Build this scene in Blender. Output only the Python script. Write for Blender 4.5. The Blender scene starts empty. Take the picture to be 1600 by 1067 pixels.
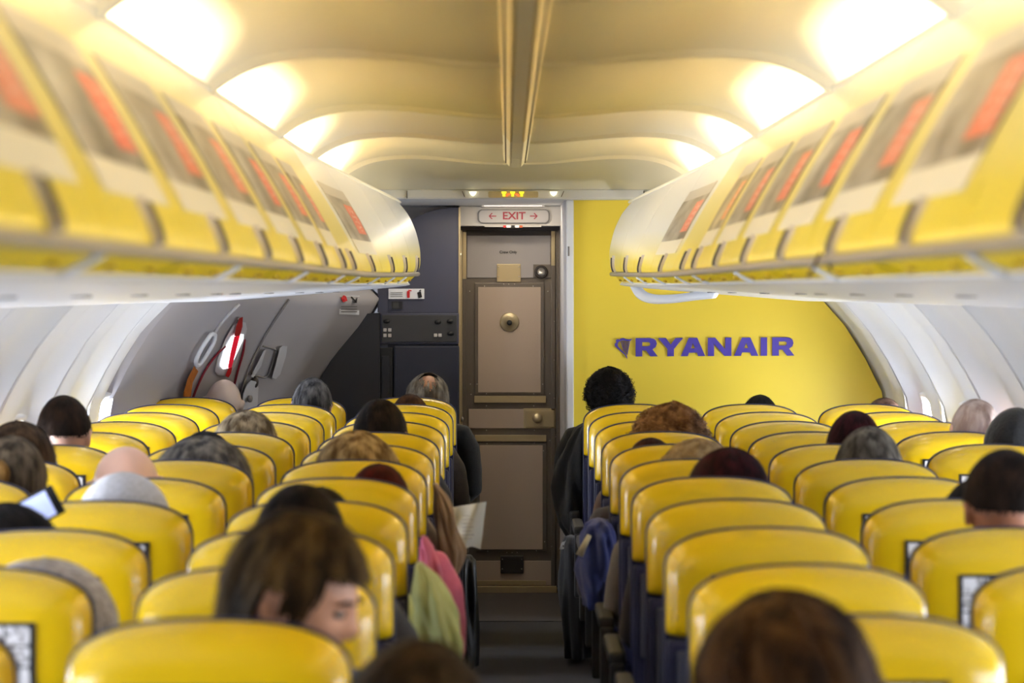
import bpy, math, random
import numpy as np
from mathutils import Vector, Matrix, noise

random.seed(7); RNG = np.random.default_rng(7)
SC = bpy.context.scene
COL = SC.collection
PI = math.pi

# ------------------------------------------------------------------ camera, world, exposure
F = 4100.0                       # focal length in pixels of a 1600 px wide frame
CX, CZ = -0.035, 1.64            # camera stands just left of the aisle centre line, eye height 1.64 m
cam_data = bpy.data.cameras.new('camera')
cam = bpy.data.objects.new('camera', cam_data); COL.objects.link(cam)
cam.location = (CX, 0, CZ); cam.rotation_euler = (PI/2, 0, 0)
cam_data.sensor_width = 36; cam_data.lens = 36*F/1600
cam_data.shift_x = 7/1600; cam_data.shift_y = -81.5/1600
cam_data.clip_start = 0.05; cam_data.clip_end = 100
cam_data.dof.use_dof = True; cam_data.dof.focus_distance = 13.0; cam_data.dof.aperture_fstop = 4.0
SC.camera = cam
world = bpy.data.worlds.new('world'); SC.world = world; world.use_nodes = True
world.node_tree.nodes['Background'].inputs[0].default_value = (0.80, 0.88, 1.0, 1)
world.node_tree.nodes['Background'].inputs[1].default_value = 2.5
SC.view_settings.view_transform = 'Standard'; SC.view_settings.look = 'None'
SC.view_settings.exposure = 0.30; SC.view_settings.gamma = 1.0; SC.view_settings.use_curve_mapping = False

COVE_W, SIDE_W, WIN_L, WIN_R = 26.0, 1.2, 11.5, 8.0
WARM = (1.0, 0.79, 0.49); COOL = (0.86, 0.91, 1.0)
def area(name, loc, direction, sx, sy, power, color, spread=PI):
    l = bpy.data.lights.new(name, 'AREA'); l.shape = 'RECTANGLE'; l.size = sx; l.size_y = sy
    l.energy = power; l.color = color; l.spread = spread
    o = bpy.data.objects.new(name, l); COL.objects.link(o); o.location = loc
    z = -Vector(direction).normalized()
    y = Vector((0, 1, 0)); x = y.cross(z).normalized(); y = z.cross(x)
    o.rotation_euler = Matrix((x, y, z)).transposed().to_euler()      # size_y runs along the cabin
    return o
RIBS = [-2.9, -1.0, 1.0, 2.95, 4.9, 6.78, 8.8, 10.35, 12.1]
for s in (-1, 1):                                   # warm cove tubes behind the tops of the bins
    for a, b in zip(RIBS[:-1], RIBS[1:]):
        area('cove_tube', (s*0.875, (a+b)/2, 2.085), (-s*0.25, 0, 1), 0.05, (b-a)-0.36, COVE_W*((b-a)-0.36)/1.6*(.30 if b < 1.5 else .50 if b < 3 else .85 if b < 5 else 1), WARM)
for s in (-1, 1):                                   # unseen lights added to brighten the end panel
    area('end_panel_fill', (s*0.868, 12.46, 2.088), (-s*0.35, 0, 1), 0.05, 0.62, 7.0, WARM)
WINDOWS = [12.4-0.53*k for k in range(0, 20)]
SEAMS = [12.135-1.06*k for k in range(0, 15)]
for s in (-1, 1):                                   # sidewall wash tubes in the slot outboard of the bins
    for c in [x-0.53 for x in SEAMS if x > 1]:
        if s < 0 and c > 12.2: continue
        area('sidewall_tube', (s*1.475, c, 1.665), (s*0.35, 0, -1), 0.02, 0.62, SIDE_W, (1.0, 0.90, 0.74))
    for k, c in enumerate(WINDOWS):                 # daylight at every cabin window
        if s < 0 and c > 12.0: continue
        area('window_daylight', (s*1.94, c, 0.98), (-s, 0, 0.10), 0.32, 0.24, (WIN_L if s < 0 else WIN_R)*(1+1.1*min(1, max(0, (c-9)/2.5))), COOL)
area('door_daylight', (-1.62, 12.85, 1.36), (1, -0.2, -0.1), 0.2, 0.2, 8, COOL)
area('entry_lamp', (-0.25, 13.45, 2.08), (0, 0, -1), 0.5, 0.12, 3.0, (1.0, 0.88, 0.70))
area('galley_lamp', (0.02, 13.70, 2.08), (0, 0.3, -1), 0.4, 0.05, 2.0, (1.0, 0.86, 0.66))

# ------------------------------------------------------------------ helpers
def P(px, py, d):
    """photograph direction -> point at distance d"""
    return Vector((CX+(px-793)*d/F, d, CZ-(py-452)*d/F))
def lin(c):
    return tuple((v/12.92 if v <= .04045 else ((v+.055)/1.055)**2.4) for v in c)
def rgb(r, g, b): return lin((r/255, g/255, b/255))
def tag(o, label=None, cat=None, group=None, kind=None):
    if label: o['label'] = label
    if cat: o['category'] = cat
    if group: o['group'] = group
    if kind: o['kind'] = kind
    return o
def empty(name, loc=(0, 0, 0), rz=0):
    o = bpy.data.objects.new(name, None); COL.objects.link(o); o.location = loc; o.rotation_euler = (0, 0, rz)
    o.empty_display_size = 0.1
    return o
def link_mesh(name, me, mat, parent=None):
    o = bpy.data.objects.new(name, me); COL.objects.link(o)
    if mat is not None and len(me.materials) == 0: me.materials.append(mat)
    if parent is not None: o.parent = parent
    return o
def mk(name, verts, faces, mat, parent=None, smooth=False, uvs=None, mats=None, midx=None):
    me = bpy.data.meshes.new(name)
    me.from_pydata([tuple(v) for v in verts], [], [tuple(f) for f in faces])
    if mats:
        for m in mats: me.materials.append(m)
        if midx is not None: me.polygons.foreach_set('material_index', midx)
    if uvs is not None:
        uv = me.uv_layers.new(name='UVMap')
        for l in me.loops: uv.data[l.index].uv = uvs[l.vertex_index]
    if smooth:
        me.polygons.foreach_set('use_smooth', [True]*len(me.polygons))
    me.update()
    return link_mesh(name, me, mat, parent)
class MB:
    """collects shapes that make up one mesh"""
    def __init__(s): s.v = []; s.f = []; s.sm = []
    def add(s, v, f, sm=False):
        n = len(s.v); s.v += [Vector(p) for p in v]; s.f += [tuple(i+n for i in q) for q in f]; s.sm += [sm]*len(f); return s
    def box(s, a, b, bev=0.0):
        (x0, y0, z0), (x1, y1, z1) = [min(p, q) for p, q in zip(a, b)], [max(p, q) for p, q in zip(a, b)]
        if bev <= 0:
            v = [(x, y, z) for x in (x0, x1) for y in (y0, y1) for z in (z0, z1)]
            return s.add(v, [(0, 1, 3, 2), (4, 6, 7, 5), (0, 4, 5, 1), (2, 3, 7, 6), (0, 2, 6, 4), (1, 5, 7, 3)])
        bev = min(bev, (x1-x0)/2.01, (y1-y0)/2.01, (z1-z0)/2.01)
        import bmesh
        bm = bmesh.new(); r = bmesh.ops.create_cube(bm, size=1.0)
        for w in bm.verts:
            w.co = Vector(((x0+x1)/2+w.co.x*(x1-x0), (y0+y1)/2+w.co.y*(y1-y0), (z0+z1)/2+w.co.z*(z1-z0)))
        bmesh.ops.bevel(bm, geom=bm.edges[:], offset=bev, segments=2, affect='EDGES', profile=0.6)
        bm.verts.index_update()
        s.add([w.co.copy() for w in bm.verts], [[w.index for w in f.verts] for f in bm.faces]); bm.free(); return s
    def tube(s, path, r, n=10, caps=True):
        path = [Vector(p) for p in path]; rs = r if isinstance(r, (list, tuple)) else [r]*len(path)
        v = []; f = []; up = None
        for i, p in enumerate(path):
            t = (path[min(i+1, len(path)-1)]-path[max(i-1, 0)]).normalized()
            if up is None: up = Vector((0, 0, 1)) if abs(t.z) < .9 else Vector((1, 0, 0))
            a = t.cross(up).normalized(); b = a.cross(t).normalized(); up = b
            rr = rs[i]; ra, rb = rr if isinstance(rr, tuple) else (rr, rr)
            v += [p+a*ra*math.cos(2*PI*k/n)+b*rb*math.sin(2*PI*k/n) for k in range(n)]
        for i in range(len(path)-1):
            f += [(i*n+k, i*n+(k+1) % n, (i+1)*n+(k+1) % n, (i+1)*n+k) for k in range(n)]
        if caps: f += [tuple(range(n))[::-1], tuple(range((len(path)-1)*n, len(path)*n))]
        return s.add(v, f, True)
    def ell(s, c, r, nu=20, nv=12, fn=None):
        v = []; f = []
        for j in range(nv+1):
            th = PI*j/nv
            for i in range(nu):
                ph = 2*PI*i/nu; v.append(Vector((c[0]+r[0]*math.sin(th)*math.cos(ph), c[1]+r[1]*math.sin(th)*math.sin(ph), c[2]+r[2]*math.cos(th))))
        for j in range(nv):
            f += [(j*nu+i, (j+1)*nu+i, (j+1)*nu+(i+1) % nu, j*nu+(i+1) % nu) for i in range(nu)]
        if fn: v = [fn(p) for p in v]
        return s.add(v, f, True)
    def lathe(s, prof, origin, axis='y', n=24):
        """prof: (radius, along) pairs"""
        v = []; f = []
        for r, a in prof:
            for k in range(n):
                c, d = r*math.cos(2*PI*k/n), r*math.sin(2*PI*k/n)
                o = {'y': (c, a, d), 'z': (c, d, a), 'x': (a, c, d)}[axis]
                v.append(Vector(origin)+Vector(o))
        m = len(prof)
        for j in range(m-1): f += [(j*n+k, j*n+(k+1) % n, (j+1)*n+(k+1) % n, (j+1)*n+k) for k in range(n)]
        f += [tuple(range(n)), tuple(range((m-1)*n, m*n))[::-1]]
        return s.add(v, f, True)
    def sheet(s, rows, closed=False, sm=True):
        n = len(rows[0]); v = [p for r in rows for p in r]; f = []
        for j in range(len(rows)-1):
            for i in range(n if closed else n-1): f.append((j*n+i, j*n+(i+1) % n, (j+1)*n+(i+1) % n, (j+1)*n+i))
        return s.add(v, f, sm)
    def prism(s, pts, y0, y1):
        """polygon of (x, z) extruded along y"""
        n = len(pts); v = [(x, y0, z) for x, z in pts]+[(x, y1, z) for x, z in pts]
        return s.add(v, [tuple(range(n))[::-1], tuple(range(n, 2*n))]+[(i, (i+1) % n, n+(i+1) % n, n+i) for i in range(n)])
    def build(s, name, mat, parent=None, fix=True):
        me = bpy.data.meshes.new(name); me.from_pydata([tuple(v) for v in s.v], [], s.f)
        me.polygons.foreach_set('use_smooth', s.sm)
        if fix:
            import bmesh
            bm = bmesh.new(); bm.from_mesh(me); bmesh.ops.recalc_face_normals(bm, faces=bm.faces[:]); bm.to_mesh(me); bm.free()
        me.update()
        return link_mesh(name, me, mat, parent)
def crom(pts, n):
    """resample a polyline smoothly (Catmull-Rom), n steps per span"""
    p = [Vector(q) for q in pts]; out = []
    for i in range(len(p)-1):
        a, b, c, d = p[max(i-1, 0)], p[i], p[i+1], p[min(i+2, len(p)-1)]
        for k in range(n):
            t = k/n; out.append(0.5*((2*b)+(c-a)*t+(2*a-5*b+4*c-d)*t*t+(3*b-a-3*c+d)*t**3))
    out.append(p[-1]); return out
def interp(t, xs, ys):
    return float(np.interp(t, xs, ys))

# ------------------------------------------------------------------ materials
def mat(name, col, rough=.5, metal=0, coat=0, bump=0, bscale=40, var=0, vscale=8, emit=None, estr=0, spec=.5, sheen=0):
    m = bpy.data.materials.new(name); m.use_nodes = True; nt = m.node_tree; b = nt.nodes['Principled BSDF']
    b.inputs['Base Color'].default_value = (*col, 1); b.inputs['Roughness'].default_value = rough
    b.inputs['Metallic'].default_value = metal; b.inputs['Coat Weight'].default_value = coat; b.inputs['Coat Roughness'].default_value = .12
    b.inputs['Specular IOR Level'].default_value = spec; b.inputs['Sheen Weight'].default_value = sheen
    if emit: b.inputs['Emission Color'].default_value = (*emit, 1); b.inputs['Emission Strength'].default_value = estr
    if bump or var:
        tc = nt.nodes.new('ShaderNodeTexCoord')
        if var:
            n = nt.nodes.new('ShaderNodeTexNoise'); n.inputs['Scale'].default_value = vscale; n.inputs['Detail'].default_value = 4
            nt.links.new(tc.outputs['Object'], n.inputs['Vector'])
            mx = nt.nodes.new('ShaderNodeMix'); mx.data_type = 'RGBA'
            mx.inputs[6].default_value = (*[c*(1-var) for c in col], 1); mx.inputs[7].default_value = (*[min(1, c*(1+var)) for c in col], 1)
            nt.links.new(n.outputs['Fac'], mx.inputs[0]); nt.links.new(mx.outputs[2], b.inputs['Base Color'])
        if bump:
            n = nt.nodes.new('ShaderNodeTexNoise'); n.inputs['Scale'].default_value = bscale; n.inputs['Detail'].default_value = 3
            nt.links.new(tc.outputs['Object'], n.inputs['Vector'])
            bp = nt.nodes.new('ShaderNodeBump'); bp.inputs['Strength'].default_value = bump; bp.inputs['Distance'].default_value = .01
            nt.links.new(n.outputs['Fac'], bp.inputs['Height']); nt.links.new(bp.outputs['Normal'], b.inputs['Normal'])
    return m
M = {}
M['seat_yellow'] = mat('seat_yellow', rgb(226, 188, 8), .27, coat=.25, var=.04, vscale=3)
M['navy'] = mat('navy_leather', rgb(24, 27, 62), .5, bump=.15, bscale=120)
M['black'] = mat('black_plastic', rgb(14, 14, 16), .55)
M['traygrey'] = mat('tray_grey', rgb(60, 62, 78), .45)
M['card'] = mat('card_frame', rgb(28, 28, 32), .4)
M['ceiling'] = mat('ceiling_panel', rgb(240, 232, 206), .55)
M['wall'] = mat('sidewall_panel', rgb(226, 228, 232), .5, bump=.04, bscale=200)
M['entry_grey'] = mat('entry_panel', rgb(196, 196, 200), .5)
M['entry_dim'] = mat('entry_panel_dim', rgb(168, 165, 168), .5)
M['strip'] = mat('ceiling_strip', rgb(222, 222, 220), .45)
M['bulk'] = mat('bulkhead_laminate', rgb(238, 212, 70), .42, var=.02, vscale=2)
M['logo'] = mat('logo_blue', rgb(76, 64, 168), .4)
M['white'] = mat('white_plastic', rgb(228, 230, 234), .35)
M['rail'] = mat('grey_rail', rgb(150, 142, 130), .35, metal=.3)
M['latch'] = mat('latch_grey', rgb(58, 52, 66), .4)
M['latchbase'] = mat('latch_surround', rgb(196, 188, 180), .4)
M['lower'] = mat('lower_strip_yellow', rgb(240, 208, 20), .35)
M['under'] = mat('bin_underside', rgb(206, 208, 214), .3)
M['chan'] = mat('channel_grey', rgb(240, 234, 218), .35, var=.05, vscale=3)
M['chan_side'] = mat('channel_side', rgb(232, 214, 164), .4)
M['cream'] = mat('channel_cream', rgb(250, 244, 222), .4)
M['groove'] = mat('groove_dark', rgb(70, 58, 40), .7)
M['carpet'] = mat('aisle_carpet', rgb(46, 43, 46), .95, bump=.5, bscale=400, var=.2, vscale=120)
M['doormetal'] = mat('door_metal', rgb(112, 104, 96), .42, metal=.55, var=.06, vscale=6)
M['doorpanel'] = mat('door_beige', rgb(176, 158, 142), .5, bump=.05, bscale=150)
M['doorgrey'] = mat('door_grey', rgb(158, 152, 150), .5, bump=.05, bscale=150)
M['brass'] = mat('brass', rgb(184, 168, 134), .38, metal=.55)
M['steel'] = mat('steel', rgb(190, 186, 180), .3, metal=.9)
M['darkmetal'] = mat('dark_metal', rgb(58, 52, 50), .5, metal=.4)
M['lav'] = mat('lavatory_blue_grey', rgb(62, 64, 82), .45, bump=.03, bscale=200)
M['lavdark'] = mat('jumpseat_navy', rgb(30, 34, 52), .5)
M['blackpanel'] = mat('black_panel', rgb(26, 27, 34), .45)
M['console'] = mat('console_grey', rgb(52, 52, 54), .45)
M['lightgrey'] = mat('light_grey', rgb(186, 182, 178), .45)
M['red'] = mat('red', rgb(196, 26, 30), .5)
M['redtext'] = mat('sign_red', rgb(140, 12, 42), .5)
M['orange'] = mat('orange_brown', rgb(170, 96, 22), .6, var=.4, vscale=60)
M['lampknob'] = mat('lamp_knob', rgb(176, 140, 30), .5)
M['text'] = mat('text_dark', rgb(40, 38, 38), .6)
M['textgrey'] = mat('text_grey', rgb(120, 118, 118), .6)
M['paper'] = mat('paper', rgb(224, 220, 206), .7, var=.05, vscale=30)
M['skin'] = mat('skin', rgb(214, 160, 130), .5, var=.05, vscale=20)
M['skin_ashen'] = mat('skin_ashen', rgb(196, 180, 172), .45)
M['skin_pink'] = mat('skin_pink', rgb(236, 190, 168), .36, var=.05, vscale=20)
M['skin_dark'] = mat('skin_tan', rgb(180, 122, 92), .5, var=.05, vscale=20)
M['eye'] = mat('eye_dark', rgb(26, 18, 14), .2)
M['eyewhite'] = mat('eye_white', rgb(150, 132, 122), .4)  # greyed to hold the shadow of the brow
M['brow'] = mat('brow', rgb(46, 32, 22), .7)
M['lip'] = mat('lip', rgb(176, 104, 92), .5)
M['tube_lamp'] = mat('tube_lamp', (1, 1, 1), .4, emit=(1, .84, .66), estr=.75)
M['sign_yellow'] = mat('sign_yellow', (.8, .7, .05), .4, emit=(1, .85, .02), estr=1.3)
M['sign_red'] = mat('sign_red_lit', (.8, .1, .03), .4, emit=(1, .18, .04), estr=.9)
M['spot'] = mat('spot_lamp', (1, 1, .8), .4, emit=(1, .96, .66), estr=1.4)
M['led'] = mat('led_red', (1, .05, .02), .4, emit=(1, .04, .02), estr=4)
M['phone'] = mat('phone_screen', (.5, .6, .9), .2, emit=(.50, .58, 1), estr=.7)
M['trousers'] = mat('trousers', rgb(34, 36, 46), .85)
def glass():
    m = bpy.data.materials.new('window_glass'); m.use_nodes = True; nt = m.node_tree
    out = nt.nodes['Material Output']; nt.nodes.remove(nt.nodes['Principled BSDF'])
    t = nt.nodes.new('ShaderNodeBsdfTransparent'); g = nt.nodes.new('ShaderNodeBsdfGlossy'); g.inputs['Roughness'].default_value = .05
    mx = nt.nodes.new('ShaderNodeMixShader'); mx.inputs[0].default_value = .06
    nt.links.new(t.outputs[0], mx.inputs[1]); nt.links.new(g.outputs[0], mx.inputs[2]); nt.links.new(mx.outputs[0], out.inputs[0])
    return m
M['glass'] = glass()
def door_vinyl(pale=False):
    """bin door film: near white top to yellow bottom, part print, part painted ceiling reflection"""
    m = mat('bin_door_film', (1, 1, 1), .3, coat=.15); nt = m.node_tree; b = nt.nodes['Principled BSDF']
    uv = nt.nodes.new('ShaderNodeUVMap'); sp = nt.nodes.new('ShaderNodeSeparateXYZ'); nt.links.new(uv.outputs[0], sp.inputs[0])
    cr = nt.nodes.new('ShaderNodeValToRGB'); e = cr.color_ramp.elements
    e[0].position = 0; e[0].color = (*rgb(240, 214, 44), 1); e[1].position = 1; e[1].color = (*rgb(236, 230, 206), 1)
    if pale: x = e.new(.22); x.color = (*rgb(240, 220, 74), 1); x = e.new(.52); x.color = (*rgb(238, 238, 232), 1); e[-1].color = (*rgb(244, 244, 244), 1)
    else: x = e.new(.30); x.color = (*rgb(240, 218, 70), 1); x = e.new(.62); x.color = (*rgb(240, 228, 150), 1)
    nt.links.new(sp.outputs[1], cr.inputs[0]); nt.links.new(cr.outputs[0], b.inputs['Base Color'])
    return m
M['film'] = door_vinyl(); M['film_front'] = door_vinyl(True)  # front doors get a whiter copy for the pale ceiling they reflect
def poster_mat(name, seed, warm=(222, 112, 86), photo=((112, 102, 90), (188, 182, 168))):
    m = mat(name, (1, 1, 1), .35); nt = m.node_tree; b = nt.nodes['Principled BSDF']; N = nt.nodes.new; L = nt.links.new
    uv = N('ShaderNodeUVMap'); sp = N('ShaderNodeSeparateXYZ'); L(uv.outputs[0], sp.inputs[0])
    mp = N('ShaderNodeMapping'); mp.inputs['Location'].default_value = (seed, seed*.7, 0); L(uv.outputs[0], mp.inputs[0])
    n = N('ShaderNodeTexNoise'); n.inputs['Scale'].default_value = 2.6; n.inputs['Detail'].default_value = 5; L(mp.outputs[0], n.inputs[0])
    cr = N('ShaderNodeValToRGB'); e = cr.color_ramp.elements
    e[0].position = .36; e[0].color = (*rgb(*photo[0]), 1); e[1].position = .66; e[1].color = (*rgb(*photo[1]), 1); L(n.outputs['Fac'], cr.inputs[0])
    def rng(sock, a, c):
        g = N('ShaderNodeMath'); g.operation = 'GREATER_THAN'; g.inputs[1].default_value = a; L(sock, g.inputs[0])
        h = N('ShaderNodeMath'); h.operation = 'LESS_THAN'; h.inputs[1].default_value = c; L(sock, h.inputs[0])
        k = N('ShaderNodeMath'); k.operation = 'MULTIPLY'; L(g.outputs[0], k.inputs[0]); L(h.outputs[0], k.inputs[1]); return k.outputs[0]
    def mul(a, c):
        k = N('ShaderNodeMath'); k.operation = 'MULTIPLY'; L(a, k.inputs[0]); L(c, k.inputs[1]); return k.outputs[0]
    def mix(f, a, colr):
        k = N('ShaderNodeMix'); k.data_type = 'RGBA'; L(f, k.inputs[0]); L(a, k.inputs[6]); k.inputs[7].default_value = (*rgb(*colr), 1); return k.outputs[2]
    w = N('ShaderNodeTexNoise'); w.inputs['Scale'].default_value = 5; L(mp.outputs[0], w.inputs[0])
    ed = N('ShaderNodeMath'); ed.operation = 'MULTIPLY_ADD'; ed.inputs[1].default_value = .10; L(w.outputs['Fac'], ed.inputs[0]); L(sp.outputs[0], ed.inputs[2])
    col = cr.outputs[0]
    pale = rng(sp.outputs[1], .86, 2)
    col = mix(pale, col, (196, 190, 178))
    red = mul(rng(ed.outputs[0], .68, 1.01), rng(sp.outputs[1], .44, .80))
    col = mix(red, col, warm)
    wv = N('ShaderNodeTexWave'); wv.bands_direction = 'Y'; wv.inputs['Scale'].default_value = 5; wv.inputs['Distortion'].default_value = 7; wv.inputs['Detail Scale'].default_value = 4
    L(uv.outputs[0], wv.inputs[0])
    txt = mul(mul(rng(wv.outputs['Fac'], .80, 2), rng(ed.outputs[0], .78, .95)), rng(sp.outputs[1], .48, .77))
    col = mix(txt, col, (240, 200, 188))
    white = rng(sp.outputs[1], -1, .33)
    col = mix(white, col, (236, 228, 204))
    L(col, b.inputs['Base Color']); return m
POSTERS = [poster_mat('poster_print', 1.3), poster_mat('poster_print', 4.1, (222, 124, 98)), poster_mat('poster_print', 8.6, (226, 96, 74), ((92, 88, 84), (196, 192, 182)))]
POSTER_ORANGE = poster_mat('poster_print_orange', 6.2, (232, 160, 90), ((110, 96, 60), (204, 190, 160)))
def hair_mat(name, c0, c1, rough=.5, sc=30):
    m = mat(name, c0, .62, spec=.12); c0 = tuple(v*.75 for v in c0); c1 = tuple(v*.85 for v in c1); nt = m.node_tree; b = nt.nodes['Principled BSDF']; N = nt.nodes.new
    tc = N('ShaderNodeTexCoord'); mp = N('ShaderNodeMapping'); mp.inputs['Scale'].default_value = (1, 1, .25)
    nt.links.new(tc.outputs['Object'], mp.inputs[0])
    n = N('ShaderNodeTexNoise'); n.inputs['Scale'].default_value = sc; n.inputs['Detail'].default_value = 4; nt.links.new(mp.outputs[0], n.inputs[0])
    cr = N('ShaderNodeValToRGB'); e = cr.color_ramp.elements; e[0].position = .38; e[0].color = (*c0, 1); e[1].position = .66; e[1].color = (*c1, 1)
    nt.links.new(n.outputs['Fac'], cr.inputs[0]); nt.links.new(cr.outputs[0], b.inputs['Base Color'])
    return m

# ------------------------------------------------------------------ the setting: sidewalls, ceiling, floor
WALL_STD = [(1.60, 0), (1.70, .3), (1.80, .6), (1.86, .86), (1.862, 1.0), (1.845, 1.13), (1.76, 1.3), (1.66, 1.46), (1.545, 1.59), (1.40, 1.73), (1.22, 1.90), (1.02, 2.08), (1.0, 2.22), (1.0, 2.40)]
WALL_END = [(1.22, 0), (1.25, .3), (1.27, .6), (1.20, .86), (1.13, 1.0), (1.05, 1.13), (.925, 1.3), (.79, 1.46), (.71, 1.59), (.86, 1.73), (.98, 1.90), (1.0, 2.08), (1.0, 2.22), (1.0, 2.40)]
WZ = [p[1] for p in WALL_STD]
def wall_x(z, d, side):
    a = interp(z, WZ, [p[0] for p in WALL_STD])
    if side > 0: return a
    t = min(1, max(0, (d-11.9)/2.0)); t = t*t*(2-t) if t < 1 else 1
    b = interp(z, WZ, [p[0] for p in WALL_END])
    return -(a+(b-a)*t)
def relief(z, d, side):
    """panel relief: shallow bays round each window and a proud seam at every panel joint"""
    if side < 0 and d > 11.95: return 0
    k = (d-WINDOWS[0])/.53; bay = math.cos(PI*(k-round(k)))            # 1 at the window, 0 between
    amp = .050*interp(z, [0, .6, 1.0, 1.45, 1.62, 1.8], [.2, .7, 1, .8, .35, 0])
    k2 = (d-SEAMS[0])/1.06; e = abs(k2-round(k2))*1.06
    seam = (.030*math.exp(-(e/.05)**2)-(.030 if e < .0125 else 0))*interp(z, [0, .5, 1.6, 1.75], [1, 1, 1, 0])
    return amp*(bay**1.2 if bay > 0 else 0) - seam - .008
WIN_Z = (.815, 1.142)
for side, nm in ((-1, 'wall_left'), (1, 'wall_right')):
    zs = sorted(set([0, .2, .4, .6, .7, WIN_Z[0], .88, .96, 1.04, WIN_Z[1], 1.2, 1.26, 1.32, 1.38, 1.44, 1.5, 1.55, 1.59, 1.64, 1.70, 1.73, 1.82, 1.9, 2.0, 2.08, 2.22, 2.4]))
    ds = []
    end = 14.22 if side < 0 else 14.22
    d = -3.0
    wins = [w for w in WINDOWS if not (side < 0 and w > 12.0)]
    lines = set(np.round(np.arange(-3.0, end, .044), 4))
    for w in wins:
        lines = {q for q in lines if not (abs(q-(w-.115)) < .02 or abs(q-(w+.115)) < .02)} | {round(w-.115, 4), round(w+.115, 4)}
    for q in SEAMS:
        if not (side < 0 and q > 11.95): lines = {t for t in lines if abs(t-q) > .024} | {round(q+t, 4) for t in (-.022, -.014, -.011, .011, .014, .022)}
    ds = sorted(lines | {end})
    rows = [[Vector((wall_x(z, q, side)+(relief(z, q, side)*side), q, z)) for z in zs] for q in ds]
    mb = MB(); n = len(zs); v = [p for r in rows for p in r]; f = []
    for j in range(len(ds)-1):
        dm = (ds[j]+ds[j+1])/2
        inw = any(abs(dm-w) < .115 for w in wins)
        for i in range(n-1):
            zm = (zs[i]+zs[i+1])/2
            if inw and WIN_Z[0] < zm < WIN_Z[1]: continue
            q = (j*n+i, j*n+i+1, (j+1)*n+i+1, (j+1)*n+i); f.append(q if side > 0 else q[::-1])
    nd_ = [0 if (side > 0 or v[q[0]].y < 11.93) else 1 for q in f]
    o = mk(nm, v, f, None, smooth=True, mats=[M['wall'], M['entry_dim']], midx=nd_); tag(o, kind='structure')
    for k, w in enumerate(wins):
        if w < 3: continue
        xw = lambda z: wall_x(z, w, side)+.022*side
        def ringpts(hw, hz, off, rr):
            out = []
            for (cx_, cz_, a0) in ((hw-rr, hz-rr, 0), (-hw+rr, hz-rr, 90), (-hw+rr, -hz+rr, 180), (hw-rr, -hz+rr, 270)):
                for t in range(6):
                    a = math.radians(a0+t*18); yy = w+cx_+rr*math.cos(a); zz = .980+cz_+rr*math.sin(a)
                    out.append(Vector((xw(zz)+off*side, yy, zz)))
            return out
        fr = MB().sheet([ringpts(.150, .195, .012, .07), ringpts(.142, .187, -.012, .068), ringpts(.118, .166, -.008, .06), ringpts(.105, .150, .05, .055), ringpts(.100, .145, .085, .052)], closed=True)
        fo = fr.build('window_%d' % (k+1+(30 if side > 0 else 0)), M['white'], fix=False); tag(fo, kind='structure')
        pv = ringpts(.102, .147, .07, .053); mk('window_pane', pv, [tuple(range(len(pv)))], M['glass'], fo)

# floor
o = MB().box((-2, -3, -.05), (2, 14.3, 0)).build('floor', M['carpet']); tag(o, kind='structure')
fp = MB().box((-.55, 12.95, 0), (.32, 14.15, .004)); o = fp.build('trim_1', mat('entry_floor_tile', rgb(66, 60, 58), .6, bump=.2, bscale=90)); tag(o, kind='structure')
# outer closure above the ceiling, behind the camera and beyond the nose
o = MB().box((-2.1, -3.05, 2.38), (2.1, 14.35, 2.42)).build('roof_backing', M['entry_grey']); tag(o, kind='structure')
o = MB().box((-2.1, -3.05, 0), (2.1, -3.0, 2.4)).build('wall_back', M['entry_grey']); tag(o, kind='structure')
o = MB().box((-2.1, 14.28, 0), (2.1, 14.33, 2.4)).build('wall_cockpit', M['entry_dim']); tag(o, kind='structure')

# ceiling: scalloped panels between low ribs
CS = [(0, 2.212), (.15, 2.216), (.30, 2.230), (.44, 2.240), (.56, 2.238), (.66, 2.222), (.74, 2.188), (.80, 2.145), (.86, 2.085), (.93, 2.02)]
CSX = [p[0] for p in CS]; CSZ = [p[1] for p in CS]
cs_f = crom([Vector((x, 0, z)) for x, z in CS], 4)
def ceil_z(x): return interp(abs(x), [p.x for p in cs_f], [p.z for p in cs_f])
xs = sorted([-p.x for p in cs_f[1:]]+[p.x for p in cs_f])
mb = MB(); rows = []
for a, b in zip(RIBS[:-1], RIBS[1:]):
    for k in range(33):
        t = (0, .034/(b-a), .036/(b-a))[k] if k < 3 else (1, 1-.034/(b-a), 1-.036/(b-a))[32-k] if k > 29 else .5-.5*math.cos(PI*(.12+.76*(k-3)/26)); q = a+(b-a)*t; e = min(q-a, b-q)
        up = (.018 if e > .035 else 0)+(.045*(1-math.exp(-((e-.035)/.26)**1.5)) if e > .035 else 0)
        rows.append([Vector((x*(1+up*.6), q, ceil_z(x)+up*interp(abs(x), [0, .1, .4, .8, .9], [.35, .45, .8, 1, .8]))) for x in xs])
o = mb.sheet(rows).build('ceiling', M['ceiling'], fix=False); tag(o, kind='structure')
# ceiling end panel that drops to the entry strip
rows = []
for k in range(13):
    t = k/12; q = 12.1+(12.92-12.1)*t; s_ = t*t*(3-2*t)*.6+.4*t**2
    rows.append([Vector((x*(1-.05*t), q, (ceil_z(x) if abs(x) < .8 else 2.145-(abs(x)-.8)*.2)*(1-s_)+2.128*s_)) for x in xs])
o = MB().sheet(rows).build('trim_2', M['ceiling'], fix=False); tag(o, kind='structure')
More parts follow.
